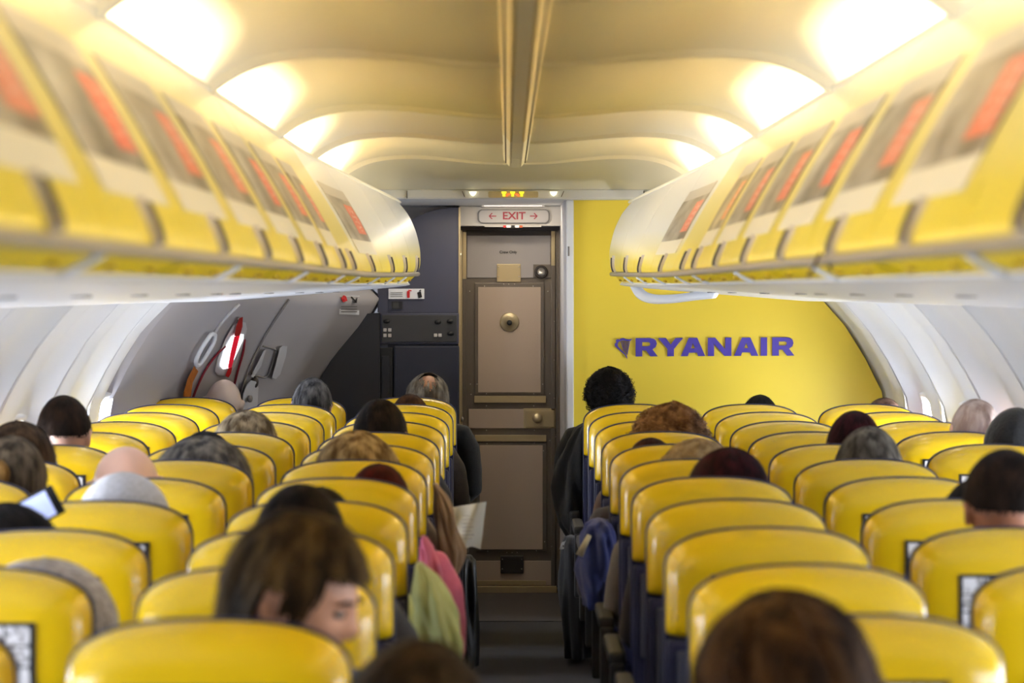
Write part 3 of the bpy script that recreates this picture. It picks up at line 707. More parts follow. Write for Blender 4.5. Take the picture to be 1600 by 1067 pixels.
sur = wpatch([(340, 586), (336, 580), (340, 560), (352, 530), (364, 508), (374, 502), (384, 504), (386, 514), (378, 545), (368, 572), (356, 588)], 'window_surround', M['entry_grey'], ed, .004, .010)
sky_m = mat('sky_beyond_door_window', (1, 1, 1), .5, emit=(.95, .97, 1.0), estr=1.7)
wn = wpatch([(344.5, 572), (346, 562), (352, 545), (362, 526), (372, 521), (381, 523), (380, 531), (372, 548), (364, 566), (358, 575), (349, 577)], 'window_pane', sky_m, ed, .016, .004)
str_ = empty('warning_strap', onwall(372, 500)); tag(str_, 'red warning strap hung across the bright exit door window', 'strap')
wpatch([(366, 525), (369, 510), (374, 497), (379.5, 495), (379, 510), (374.5, 526)], 'strap_top', mat('strap_dark_red', rgb(150, 20, 16), .6), str_, .026, .004)
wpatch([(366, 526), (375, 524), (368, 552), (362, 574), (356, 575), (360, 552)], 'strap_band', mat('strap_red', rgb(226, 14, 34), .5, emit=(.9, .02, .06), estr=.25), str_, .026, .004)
wpatch([(357, 575), (363, 574), (361, 583), (357, 590), (352, 587)], 'strap_tail', M['red'], str_, .022, .004)
cord = empty('red_cord', onwall(320, 590)); tag(cord, 'thin dark red cords looped either side of the exit window', 'cord')
crd = mat('cord_red', rgb(130, 22, 40), .6)
wpath([(352, 541), (336, 557), (320, 580), (308, 605), (300, 626)], .006, 'cord_run', crd, cord); wpath([(382, 531), (380, 550), (372, 578), (366, 602)], .006, 'cord_run', crd, cord)
hd = empty('assist_handle', onwall(320, 530)); tag(hd, 'white assist handle beside the exit door, above the orange pouch', 'handle')
wpath([(336, 523), (334, 535), (322, 556), (311, 570), (306, 566), (312, 550), (326, 528), (331, 522), (336, 523)], .011, 'grip', M['white'], hd, off=.04)
pouch = wpatch([(303, 572), (310, 580), (301, 598), (297, 630), (284, 634), (287, 612), (293, 592)], 'slide_pouch', M['orange'], None if False else ed, .02, .02)
pouch.parent = None; pouch.location = (0, 0, 0); tag(pouch, 'narrow orange and brown pouch strip on the exit door edge', 'pouch')
dh = empty('door_handle_housing', onwall(420, 560)); tag(dh, 'outlined door lever recess with vertical grip on the exit door', 'door lever')
wpath([(412, 541), (430, 546), (431, 552), (424, 572), (416, 589), (402, 587), (390, 583)], .005, 'outline', M['textgrey'], dh)
wpatch([(401, 570), (412, 548), (416, 546), (408, 572), (396, 590), (392, 588)], 'lever', M['entry_grey'], dh, .01, .02)
wpatch([(437, 544), (442, 540), (449, 541), (447, 556), (438, 585), (431, 592), (425, 590), (430, 572)], 'grip_bar', M['entry_grey'], dh, .01, .025)
sd_ = empty('girt_bar_cover', onwall(392, 610)); tag(sd_, 'grey bottle shaped cover with round gauge low on the exit door', 'cover')
wpatch([(386, 600), (392, 594), (400, 596), (404, 606), (402, 640), (378, 640), (380, 615)], 'cover_plate', M['entry_grey'], sd_, .01, .04)
c = onwall(389.5, 623, .06); MB().tube([c-sd_.location, c-sd_.location+Vector((.008, -.004, 0))], .018, 14).build('gauge', M['textgrey'], sd_)
c = onwall(398, 597, .03); MB().ell(c-sd_.location, (.02, .02, .03), 10, 8).build('cap', M['darkmetal'], sd_)
wp = empty('wall_placard', onwall(546, 480)); tag(wp, 'small white wall placard with arrow and red mark left of the lavatory', 'placard')
wpatch([(531, 462), (562, 462), (561, 492), (530, 491)], 'plate', M['wall'], wp, .004, .004)
wpatch([(533, 466), (537, 461), (541, 463), (543, 470), (536, 472)], 'red_mark', M['red'], wp, .01, .003)
wpatch([(548, 464), (550, 463), (556, 470), (557, 465), (558.5, 465), (557.5, 473.5), (550.5, 472.5), (550.5, 471), (555, 471.5)], 'arrow', M['text'], wp, .01, .003)
for y in (479, 483, 487): wpatch([(533, y-.8), (558, y-.8), (558, y+.8), (533, y+.8)], 'text_line', M['textgrey'], wp, .01, .002)

# ------------------------------------------------------------------ seats
SW, SH = .222, 1.121
def ztop(u, z0=.885, hc=.085, H=SH, e=3.1): return H-hc*(1-(max(0, 1-abs(u)**e))**(1/e))-.014*u*u
def zbot(u, z0=.885): return z0+.03*(1-(max(0, 1-abs(u)**7))**(1/7))
def shell(W, dep, z0, H, y0, hc=.085, topround=.30, nu=36, nv=22, pz=9, pu=7):
    rows = []
    us = [math.sin(PI/2*(2*i/nu-1)*.999)*1.0 for i in range(nu+1)]; us = [math.copysign(abs(u)**.75, u) if abs(u) > 0 else 0 for u in us]
    vs_ = [1-(1-j/nv)**1.0 for j in range(nv+1)]
    vs_ = [.5-.5*math.cos(PI*v) for v in vs_]
    for v in vs_:
        r = []
        for u in us:
            zt = ztop(u, z0, hc, H); zb = zbot(u, z0); z = zb+(zt-zb)*v
            fu = (max(0, 1-abs(u)**pu))**.42
            fv = (max(0, 1-v**pz))**.5*(max(0, 1-(1-v)**22))**.5
            tilt = -.03*(z-z0)/.24
            crown = .022*max(0, (v-.78)/.22)**1.6        # the top rolls forward over the cushion
            r.append(Vector((W*u, y0-dep*fu*fv+crown*.6+tilt*0, z)))
        rows.append(r)
    return rows
def make_seat():
    root = empty('aircraft_seat')
    mb_ = MB().sheet(shell(SW, .062, .885, SH, .062)); sh_ = mb_.build('headrest_shell', M['seat_yellow'], root, fix=True)
    # dark edging and padded front
    front = MB(); R_ = []
    for y, gx, gz in ((.066, .000, .000), (.068, .003, .0030), (.078, .0035, .0036), (.100, .001, .001), (.122, -.014, -.012), (.135, -.04, -.03)):
        ring = []
        for i in range(41):
            u = math.sin(PI/2*(2*i/40-1)); ring.append(Vector(((SW+gx)*u, y, ztop(u)+gz)))
        ring.append(Vector((SW+gx, y, .70))); ring.append(Vector((SW+gx, y, .46))); ring.append(Vector((-(SW+gx), y, .46))); ring.append(Vector((-(SW+gx), y, .70)))
        R_.append(ring)
    front.sheet(R_, closed=True); n = len(R_[0]); front.f.append(tuple(range((len(R_)-1)*n, len(R_)*n))); front.sm.append(False)
    front.f.append(tuple(range(n))[::-1]); front.sm.append(False)
    front.build('backrest', M['navy'], root)
    MB().box((-SW+.002, .028, .50), (SW-.002, .062, .884), .012).build('lower_back', M['navy'], root)
    tt = MB().box((-.20, .012, .63), (.20, .030, .86), .006).build('tray_table', M['traygrey'], root); MB().box((-.02, .004, .865), (.02, .028, .885), .003).build('tray_latch', M['black'], tt)
    cd = MB().box((-.128, -.0035, .905), (.128, .004, 1.028), .0015).build('safety_card', M['card'], sh_)
    # printed pictures on the card
    pm = MB(); rnd = random.Random(3)
    for a in range(5):
        for b in range(3): pm.box((-.120+a*.0485, -.0055, .911+b*.038), (-.120+a*.0485+.044, -.003, .911+b*.038+.034))
    pm.build('card_pictures', M['card_print'], cd)
    sc_ = MB().box((-SW, .10, .40), (SW, .56, .49), .03).build('seat_cushion', M['navy'], root)
    MB().box((-SW, .08, .33), (SW, .50, .40), .01).build('seat_pan', M['black'], root)
    for x in (-.17, .17):
        lg_ = MB(); lg_.tube([(x, .14, .34), (x, .10, .02)], .016, 8); lg_.tube([(x, .42, .34), (x, .50, .02)], .016, 8); lg_.tube([(x, .05, .012), (x, .54, .012)], .012, 8); lg_.build('leg', M['darkmetal'], root)
    return root
def armrest(root, x):
    a = MB().box((x-.024, .07, .600), (x+.024, .47, .640), .012); a.box((x-.020, .06, .34), (x+.020, .13, .61), .008); a.build('armrest', M['black'], root)
m = mat('card_print', rgb(214, 214, 214), .4); nt = m.node_tree; b = nt.nodes['Principled BSDF']
tc = nt.nodes.new('ShaderNodeTexCoord'); n = nt.nodes.new('ShaderNodeTexVoronoi'); n.inputs['Scale'].default_value = 70; nt.links.new(tc.outputs['Object'], n.inputs['Vector'])
cr = nt.nodes.new('ShaderNodeValToRGB'); e = cr.color_ramp.elements; e[0].position = .2; e[0].color = (*rgb(120, 116, 118), 1); e[1].position = .5; e[1].color = (*rgb(232, 232, 236), 1)
nt.links.new(n.outputs['Distance'], cr.inputs[0]); nt.links.new(cr.outputs[0], b.inputs['Base Color']); M['card_print'] = m
def copy_tree(o, parent=None):
    kids = list(o.children); c = o.copy(); COL.objects.link(c); c.parent = parent
    for k_ in kids: copy_tree(k_, c)
    return c
ROWS_L = [12.5-.768*k for k in range(12)]
ROWS_R = [11.76-.7655*k for k in range(11)]
COLS = {('L', 'aisle'): -.503, ('L', 'middle'): -1.03, ('L', 'window'): -1.555, ('R', 'aisle'): .530, ('R', 'middle'): 1.062, ('R', 'window'): 1.590}
SEATS = {}
proto = make_seat(); first = True
OCC = {}        # filled below: (side, row index, column) -> who sits there
# ------------------------------------------------------------------ people: who sits where
# side, row, column, px of the head, py of its top, width scale, style, hair colours, clothes, skin, roll, label
G = rgb
PEOPLE = [
 ('L', 1, 'window', 348, 592, 1.12, 'bald', ((190, 184, 180), (214, 206, 200)), (120, 122, 128), 'skin_ashen', 'person with pale bald head in the window seat by the exit door'),
 ('L', 1, 'aisle', 668, 582, 1.12, 'balding', ((92, 80, 66), (168, 158, 142)), (16, 16, 18), 'skin', 'balding grey-haired person in black jacket in the front aisle seat'),
 ('L', 2, 'middle', 487, 590, 1.02, 'short', ((48, 48, 50), (118, 116, 116)), (52, 48, 66), 'skin', 'person with short steel grey hair in front of the dark partition'),
 ('L', 2, 'aisle', 640, 616, 1.0, 'short', ((58, 34, 20), (96, 62, 36)), (60, 52, 48), 'skin', 'person with low brown hair just behind the balding man'),
 ('L', 5, 'middle', 385, 642, 1.12, 'bob', ((98, 80, 58), (196, 178, 146)), (90, 84, 90), 'skin', 'person with wavy blond-grey hair left of the dark-haired man'),
 ('L', 5, 'aisle', 594, 624, 1.08, 'short', ((22, 16, 12), (48, 36, 28)), (40, 42, 52), 'skin', 'person with short near-black hair in the left aisle column'),
 ('L', 6, 'middle', 322, 674, 1.05, 'short', ((14, 12, 12), (34, 28, 26)), (30, 30, 34), 'skin', 'person with black hair showing just over the wide grey hairdo'),
 ('L', 6, 'window', 100, 618, 1.08, 'crop', ((26, 16, 10), (50, 34, 24)), (70, 74, 84), 'skin_pink', 'person with dark short hair and red ears by the left wall'),
 ('L', 7, 'window', 28, 659, 1.1, 'bob', ((52, 38, 26), (96, 74, 54)), (60, 54, 50), 'skin', 'person with brown bobbed hair at the left picture edge'),
 ('L', 7, 'middle', 317, 683, 1.42, 'bob', ((78, 76, 76), (156, 150, 142)), (96, 92, 88), 'skin', 'person with wide fluffy grey hair right of the bald head'),
 ('L', 7, 'aisle', 557, 674, 1.22, 'long', ((122, 92, 54), (206, 176, 120)), (132, 112, 92), 'skin', 'person with long straight blonde hair and a beige coat'),
 ('L', 8, 'window', 16, 680, 1.05, 'bun', ((66, 56, 44), (126, 112, 94)), (90, 86, 80), 'skin', 'person with hair tied in a blond bun at the left edge'),
 ('L', 8, 'middle', 193, 698, 1.2, 'bald', ((190, 150, 130), (214, 176, 156)), (110, 112, 120), 'skin_pink', 'person with shiny bald pink head behind a pale knit cap'),
 ('L', 8, 'aisle', 590, 724, 1.0, 'short', ((52, 8, 8), (86, 18, 16)), (206, 104, 138), 'skin', 'person with dark red hair and pink sleeve by the aisle'),
 ('L', 9, 'middle', 194, 738, 1.22, 'cap', ((168, 168, 174), (190, 190, 196)), (120, 120, 126), 'skin', 'person in a pale grey knit cap in front of the bald head'),
 ('L', 9, 'aisle', 500, 762, 1.0, 'short', ((20, 14, 12), (40, 30, 24)), (184, 188, 118), 'skin', 'person in a pale lime green sweater leaning into the aisle'),
 ('L', 10, 'middle', 12, 786, 1.15, 'bob', ((16, 12, 10), (36, 28, 24)), (36, 36, 40), 'skin', 'person with black hair holding up a glowing phone'),
 ('L', 10, 'aisle', 470, 757, 1.12, 'short', ((16, 12, 10), (36, 26, 20)), (40, 40, 46), 'skin', 'person with very dark hair right behind the row of the green sweater'),
 ('L', 11, 'middle', 66, 873, 1.28, 'hood', ((112, 102, 96), (168, 158, 150)), (120, 112, 106), 'skin', 'person in a grey tweed hood at lower left'),
 ('L', 12, 'aisle', 462, 803, 1.16, 'turned', ((44, 32, 18), (96, 74, 42)), (70, 78, 92), 'skin', 'brown-haired man turning his face to the right in the near left seat'),
 ('L', 13, 'aisle', 645, 984, .95, 'bob', ((34, 24, 14), (62, 46, 28)), (50, 46, 44), 'skin', 'person with dark brown hair at the bottom centre edge'),
 ('R', 1, 'aisle', 952, 574, 1.08, 'curlyshort', ((10, 8, 8), (26, 20, 20)), (12, 12, 14), 'skin', 'black-haired person in black jacket leaning into the aisle by the bulkhead'),
 ('R', 1, 'middle', 1186, 617, .95, 'short', ((14, 12, 10), (34, 28, 22)), (40, 40, 44), 'skin', 'person whose black hair top just shows against the bulkhead'),
 ('R', 1, 'window', 1380, 621, 1.0, 'short', ((96, 70, 56), (136, 108, 92)), (60, 60, 66), 'skin_pink', 'person with reddish hair top beside the farthest right window'),
 ('R', 4, 'aisle', 1048, 631, 1.22, 'curly', ((110, 72, 38), (178, 130, 82)), (90, 70, 60), 'skin', 'person with curly ginger hair in the right aisle column'),
 ('R', 4, 'window', 1523, 623, 1.06, 'thin', ((196, 172, 162), (226, 210, 202)), (110, 110, 118), 'skin_pink', 'person with thin white hair by the right wall'),
 ('R', 5, 'aisle', 1018, 684, .95, 'short', ((44, 18, 14), (72, 34, 26)), (46, 40, 44), 'skin', 'person with dark auburn hair top in front of the pale blond one'),
 ('R', 5, 'middle', 1334, 642, 1.02, 'short', ((38, 12, 16), (74, 28, 34)), (40, 36, 40), 'skin', 'person with deep plum hair in front of the grey-haired one'),
 ('R', 5, 'window', 1586, 636, 1.1, 'smoothcap', ((12, 12, 14), (22, 22, 26)), (20, 20, 24), 'skin', 'person with black head covering at the right edge'),
 ('R', 6, 'aisle', 1090, 689, 1.05, 'curly', ((176, 146, 102), (216, 192, 150)), (100, 92, 84), 'skin', 'person with pale blond hair between auburn and maroon heads'),
 ('R', 6, 'middle', 1357, 667, 1.04, 'bob2', ((72, 66, 58), (138, 130, 118)), (80, 78, 78), 'skin', 'person with smooth grey-brown hair in the right middle column'),
 ('R', 7, 'aisle', 1138, 699, 1.14, 'bob2', ((36, 10, 16), (66, 22, 28)), (44, 40, 44), 'skin', 'person with dark maroon hair in the right aisle column'),
 ('R', 8, 'middle', 1530, 745, 1.0, 'bob2', ((14, 12, 12), (30, 26, 24)), (30, 30, 34), 'skin', 'person with black hair mostly hidden by the man at right'),
 ('R', 9, 'middle', 1570, 702, 1.12, 'crop', ((28, 18, 12), (50, 34, 24)), (54, 54, 60), 'skin_dark', 'dark brown-haired man with bare neck at the right edge'),
 ('R', 12, 'aisle', 1225, 916, 1.22, 'long', ((42, 26, 14), (86, 58, 30)), (60, 52, 48), 'skin', 'person with long dark brown hair at the bottom right'),
]
for p in PEOPLE: OCC[(p[0], p[1], p[2])] = p[-1]
shorten = lambda s: ' '.join(s.split()[:1])
for (sd, colname), x in COLS.items():
    rows = ROWS_L if sd == 'L' else ROWS_R
    for r, d in enumerate(rows, 1):
        xin = abs(x)-SW+(.035 if sd == 'R' else -.035)
        if xin*F/d > 805: continue                       # wholly outside the frame
        c = proto if first else copy_tree(proto); first = False
        c.location = (x, d, 0)
        sdn = 'left' if sd == 'L' else 'right'
        occ = OCC.get((sd, r, colname))
        if occ: lab = 'yellow-backed occupied seat, %s column %s of the aisle, %s row from front' % (colname, sdn, ORD[r])
        else: lab = 'empty yellow-backed seat, %s column %s of the aisle, %s row from front' % (colname, sdn, ORD[r])
        tag(c, lab, 'seat', 'yellow seats in the %s block' % sdn)
        SEATS[(sd, r, colname)] = c
s1 = 1
for (sd, r, colname), c in SEATS.items():
    sg_ = 1 if sd == 'R' else -1
    xa = -sg_*.265
    key = 'arm%d' % sg_
    if key not in SEATS and True:
        pass
ARM = {}
for (sd, r, colname), c in [kv for kv in SEATS.items() if isinstance(kv[0], tuple)]:
    sg_ = 1 if sd == 'R' else -1
    if sg_ not in ARM:
        armrest(c, -sg_*.262); ARM[sg_] = c.children[-1] if c.children[-1].name.startswith('armrest') else [k_ for k_ in c.children if k_.name.startswith('armrest')][0]
    else:
        a = ARM[sg_].copy(); COL.objects.link(a); a.parent = c

# ------------------------------------------------------------------ people
def remesh(mb_, voxel, smooth_it=4):
    me = bpy.data.meshes.new('tmp'); me.from_pydata([tuple(v) for v in mb_.v], [], mb_.f); me.update()
    import bmesh
    bm = bmesh.new(); bm.from_mesh(me); bmesh.ops.recalc_face_normals(bm, faces=bm.faces[:]); bm.to_mesh(me); bm.free()
    o = bpy.data.objects.new('tmp', me); COL.objects.link(o)
    r = o.modifiers.new('r', 'REMESH'); r.mode = 'VOXEL'; r.voxel_size = voxel; r.use_smooth_shade = True
    s_ = o.modifiers.new('s', 'SMOOTH'); s_.factor = .5; s_.iterations = smooth_it
    dg = bpy.context.evaluated_depsgraph_get(); out = bpy.data.meshes.new_from_object(o.evaluated_get(dg))
    bpy.data.objects.remove(o); bpy.data.meshes.remove(me)
    out.polygons.foreach_set('use_smooth', [True]*len(out.polygons)); return out
HC = Vector((0, .285, 1.115))       # head centre of the seated figure, crown at 1.23
NECK = Vector((0, .265, 1.01))
def head_local():
    """head about its own centre, facing +y, 0.23 m tall"""
    def sh_(p):
        x, y, z = p
        t = max(0, -z/.115)
        x *= 1-.26*t**1.5
        if y < 0: y *= 1-.30*t**1.4
        if y > 0 and z < 0: y *= 1-.06*t
        if y > 0:
            g = lambda cx_, cz_, sx_, sz_: math.exp(-((x-cx_)/sx_)**2-((z-cz_)/sz_)**2)
            y += .024*g(0, -.030, .013, .020)+.012*g(0, -.004, .010, .024)
            y += .006*(g(-.032, .020, .022, .010)+g(.032, .020, .022, .010))
            y -= .012*(g(-.031, .002, .017, .012)+g(.031, .002, .017, .012))
            y += .007*g(0, -.062, .024, .006)+.006*g(0, -.073, .020, .006)-.003*g(0, -.067, .026, .003)
            y += .010*g(0, -.098, .024, .016)+.004*(g(-.045, -.025, .02, .02)+g(.045, -.025, .02, .02))
        return Vector((x, y, z))
    m_ = MB().ell((0, 0, 0), (.077, .097, .115), 64, 48, sh_)
    for s_ in (-1, 1):
        ear = []
        for k in range(9):
            a = -PI*.55+PI*1.2*k/8; ear.append(Vector((s_*(.086+.006*math.sin(a+1)), -.010-.016*math.cos(a), -.012+.030*math.sin(a))))
        m_.tube(ear, .0062, 8); m_.ell((s_*.078, -.008, -.014), (.006, .014, .026), 10, 8)
    return m_
def figure(yaw=0, pitch=0, dx=0):
    T = Matrix.Translation(HC+Vector((dx, 0, 0))) @ Matrix.Rotation(yaw, 4, 'Z') @ Matrix.Rotation(pitch, 4, 'X')
    sk = MB(); h = head_local(); sk.add([T @ v for v in h.v], h.f, True)
    tor = [((0, .27, .44), (.165, .115)), ((0, .262, .55), (.165, .12)), ((0, .255, .70), (.155, .11)), ((0, .248, .84), (.175, .112)), ((0, .245, .93), (.178, .10)), ((0, .248, .98), (.135, .082)), ((0, .255, 1.005), (.075, .064)), ((dx*.4, .265, 1.04), (.056, .056)), ((dx*.8, .272, 1.09), (.054, .058))]
    def torso(mb_, g=0, last=9):
        pts = tor[:last]; mb_.tube([p for p, r in pts], [(r[0]+g, r[1]+g) for p, r in pts], 20)
    def arms(mb_, g=0, hand=True):
        for s_ in (-1, 1):
            mb_.tube([(s_*.10, .245, .955), (s_*.168, .245, .945), (s_*.205, .25, .88), (s_*.225, .27, .78), (s_*.235, .30, .685), (s_*.20, .38, .645), (s_*.15, .47, .625)]+([(s_*.135, .50, .62)] if hand else []), [.045+g, .050+g, .047+g, .041+g, .038+g, .036+g, .030+g]+([.025] if hand else []), 12)
            if hand:
                mb_.tube([(s_*.137, .49, .62), (s_*.125, .53, .612), (s_*.118, .57, .60)], [(.026, .018), (.038, .015), (.036, .012)], 10)
                for k, L_ in enumerate((.055, .068, .072, .062)):
                    x = s_*(.118+(-.027+.018*k)); mb_.tube([(x, .565, .602), (x, .565+L_*.5, .598), (x, .565+L_*.95, .578)], [.0085, .008, .0065], 8)
                mb_.tube([(s_*.10, .51, .615), (s_*.085, .54, .607), (s_*.083, .57, .598)], [.011, .0095, .008], 8)
    def legs(mb_, g=0):
        for s_ in (-1, 1):
            mb_.tube([(s_*.085, .27, .54), (s_*.092, .36, .545), (s_*.10, .50, .545), (s_*.105, .63, .53), (s_*.107, .675, .49), (s_*.107, .68, .38), (s_*.107, .66, .22), (s_*.107, .65, .10)], [.085+g, .082+g, .072+g, .062+g, .056+g, .050+g, .044+g, .036+g], 12)
    torso(sk); arms(sk); legs(sk)
    for s_ in (-1, 1): sk.tube([(s_*.107, .63, .07), (s_*.107, .68, .055), (s_*.107, .76, .035), (s_*.107, .80, .03)], [.035, .038, .034, .02], 10)
    body = remesh(sk, .0075, 3)
    jk = MB(); torso(jk, .014, 7); arms(jk, .013, False)
    jk.tube([(0, .25, .985), (0, .262, 1.022)], [(.088, .074), (.066, .066)], 16)
    jacket = remesh(jk, .012, 4)
    tr = MB(); legs(tr, .010); tr.tube([(0, .27, .45), (0, .265, .56)], [(.178, .128), (.176, .13)], 16)
    trousers = remesh(tr, .013, 3)
    shoe = MB()
    for s_ in (-1, 1): shoe.tube([(s_*.107, .60, .045), (s_*.107, .66, .05), (s_*.107, .74, .04), (s_*.107, .81, .028), (s_*.107, .83, .025)], [(.03, .04), (.042, .048), (.045, .038), (.04, .026), (.02, .015)], 10)
    shoes = remesh(shoe, .010, 2)
    return dict(body=body, jacket=jacket, trousers=trousers, shoes=shoes, T=T)
FIG = figure()
FIG_T = figure(yaw=math.radians(-102), pitch=math.radians(-17), dx=.03)
HAIRSTYLE = {  # offset top/side, lowest z at back, at side, forehead z, noise amplitude, strands, strand length, lift
 'short': (.016, .013, -.075, .012, .055, .004, 1500, .05, .006),
 'crop': (.012, .009, -.002, .012, .055, .003, 1500, .035, .004),
 'turned': (.020, .013, -.095, .014, .062, .004, 2600, .055, .010),
 'curlyshort': (.024, .018, -.070, .005, .05, .010, 1500, .045, .016),
 'bald': (.001, .001, -.03, -.02, .02, 0, 0, .01, 0),
 'balding': (.014, .014, -.10, -.015, .05, .004, 1300, .07, .006),
 'thin': (.007, .007, -.07, -.005, .055, .003, 900, .04, .004),
 'bob': (.034, .030, -.165, -.13, .06, .007, 1800, .11, .010),
 'bob2': (.028, .022, -.125, -.09, .06, .005, 1700, .10, .007),
 'bun': (.022, .018, -.09, -.01, .06, .004, 1300, .08, .006),
 'long': (.030, .030, -.30, -.26, .06, .007, 2400, .20, .008),
 'curly': (.044, .036, -.10, -.07, .055, .014, 2400, .03, .018),
 'cap': (.024, .022, -.085, -.05, .03, .0015, 0, 0, 0),
 'smoothcap': (.022, .02, -.11, -.06, .05, .002, 0, 0, 0),
 'hood': (.034, .040, -.30, -.28, .07, .004, 0, 0, 0),
}
def hair_mesh(style, T, seed):
    o1, o2, zb, zs_, zf, amp, ns, sl_, lift = HAIRSTYLE[style]
    rnd = random.Random(seed); off = Vector((seed*3.1, seed*1.7, seed*.9))
    def zlow(ph):         # ph: 90deg = face
        f_ = math.cos(ph-PI/2)                     # 1 front, -1 back
        if f_ > .55: return zf*(1-.15*(1-f_))
        if style == 'turned' and f_ > .10:
            t = min(1, max(0, f_-.42)/.2); return -.018+(zf+.018)*t
        if f_ > .25: t = (f_-.25)/.3; return zs_+(zf-zs_)*t
        if style in ('bob', 'bob2', 'long', 'hood', 'cap', 'smoothcap', 'curly'): t = min(1, (.25-f_)/.5)
        elif style == 'turned': t = min(1, max(0, -.16-f_)/.25)
        else: t = min(1, max(0, -.24-f_)/.34)
        t = t*t*(3-2*t); return zs_+(zb-zs_)*t
    def surf(ph, s_, ex=0.0):
        """s_ 0 at the crown .. 1 at the hem"""
        zl = zlow(ph); zt = .115+o1
        z = zt-(zt-zl)*(1-math.cos(s_*PI/2))**.9 if True else 0
        zc = max(-.02, min(z, zt)); q = max(0.0, 1-(zc/zt)**2)**.5 if zc > 0 else 1.0
        if z < -.02:
            dz = -.02-z
            tp = {'hood': 1+1.3*dz, 'long': 1+.25*dz, 'bob': 1-.9*dz, 'bob2': 1-1.6*dz, 'curly': 1-1.2*dz}.get(style, 1-2.6*dz)
            q *= max(.55, tp)
        rx, ry = .077+o2+ex, .097+o2+ex
        n_ = noise.noise(Vector((math.cos(ph)*3, math.sin(ph)*3, z*9))+off)*amp*1.6+noise.noise(Vector((math.cos(ph)*11, math.sin(ph)*11, z*(26 if 'curly' in style else 7)))+off)*amp
        q2 = q*(1+n_/rx)
        yo = -.004 if z > -.02 else -.004-.12*(-.02-z)*(0 if style == 'hood' else 1)
        return Vector((rx*q2*math.cos(ph), ry*q2*math.sin(ph)+yo, z+n_*.6*(1-q)))
    V = []; Fc = []; nu, nv = 72, 26
    for j in range(nv+1):
        for i in range(nu): V.append(surf(2*PI*i/nu, j/nv))
    for j in range(nv):
        for i in range(nu):
            if style == 'balding':
                c = (V[j*nu+i]+V[(j+1)*nu+i])/2
                if (c.x/.046)**2+((c.y+.050)/.056)**2 < 1 and c.z > .02: continue
            Fc.append((j*nu+i, (j+1)*nu+i, (j+1)*nu+(i+1) % nu, j*nu+(i+1) % nu))
    # turn the hem inward so the edge has depth
    b0 = nv*nu; n0 = len(V)
    for i in range(nu): p = V[b0+i]; V.append(Vector((p.x*.86, p.y*.86, p.z+.006)))
    for i in range(nu): Fc.append((b0+i, n0+i, n0+(i+1) % nu, b0+(i+1) % nu))
    sm = len(Fc)
    for _ in range(ns):
        s0 = rnd.random()**.7*.96; ph = rnd.random()*2*PI; zl = zlow(ph)
        seg = 4; L_ = sl_*(.6+.7*rnd.random()); ds = L_/.26/seg*1.0
        if style in ('bob', 'bob2', 'long', 'bun', 'balding'): ds = L_/max(.16, (.13-zl)*1.1)/seg
        w = .0016+.0012*rnd.random(); dph = (rnd.random()-.5)*(.5 if 'curly' in style else .12)*.5; lf = lift*(.3+rnd.random())
        pts = []
        for k in range(seg+1):
            s_ = min(1.04, s0+ds*k); ex = .001+lf*(k/seg)**1.5
            if 'curly' in style: p = surf(ph+dph*k*2+.10*math.sin(k*2.2+s0*9), s_, lf*math.sin(PI*k/seg)+.002)
            else: p = surf(ph+dph*k, s_, ex)+Vector((0, 0, lf*.6*(k/seg) if s0 < .35 else 0))
            pts.append(p)
        if style == 'balding' and (pts[2].x/.044)**2+((pts[2].y+.050)/.054)**2 < 1 and pts[2].z > .02: continue
        t = (pts[-1]-pts[0]); nrm = Vector((pts[1].x, pts[1].y, max(0, pts[1].z))); sdv = t.cross(nrm)
        if sdv.length < 1e-7: continue
        sdv.normalize(); n0 = len(V)
        for k, p in enumerate(pts):
            ww = w*(1-.8*k/seg); V.append(p-sdv*ww); V.append(p+sdv*ww)
        for k in range(seg): Fc.append((n0+2*k, n0+2*k+1, n0+2*k+3, n0+2*k+2))
    me = bpy.data.meshes.new('hair'); me.from_pydata([tuple(T @ v) for v in V], [], Fc)
    me.polygons.foreach_set('use_smooth', [True]*len(Fc)); me.update(); return me
cloth_cache = {}
def cloth(c):
    if c not in cloth_cache: cloth_cache[c] = mat('fabric', rgb(*c), .9, bump=.3, bscale=220, var=.12, vscale=60, sheen=.1)
    return cloth_cache[c]
def knit(c0, c1):
    m = mat('knit', rgb(*c0), .95, sheen=.3); nt = m.node_tree; b = nt.nodes['Principled BSDF']; N = nt.nodes.new
    tc = N('ShaderNodeTexCoord'); n_ = N('ShaderNodeTexNoise'); n_.inputs['Scale'].default_value = 90; nt.links.new(tc.outputs['Object'], n_.inputs[0])
    cr = N('ShaderNodeValToRGB'); e = cr.color_ramp.elements; e[0].position = .35; e[0].color = (*rgb(*c0), 1); e[1].position = .65; e[1].color = (*rgb(*c1), 1)
    nt.links.new(n_.outputs['Fac'], cr.inputs[0]); nt.links.new(cr.outputs[0], b.inputs['Base Color'])
    bp = N('ShaderNodeBump'); bp.inputs['Strength'].default_value = .5; bp.inputs['Distance'].default_value = .004; nt.links.new(n_.outputs['Fac'], bp.inputs['Height']); nt.links.new(bp.outputs[0], b.inputs['Normal'])
    return m
PERSONS = {}
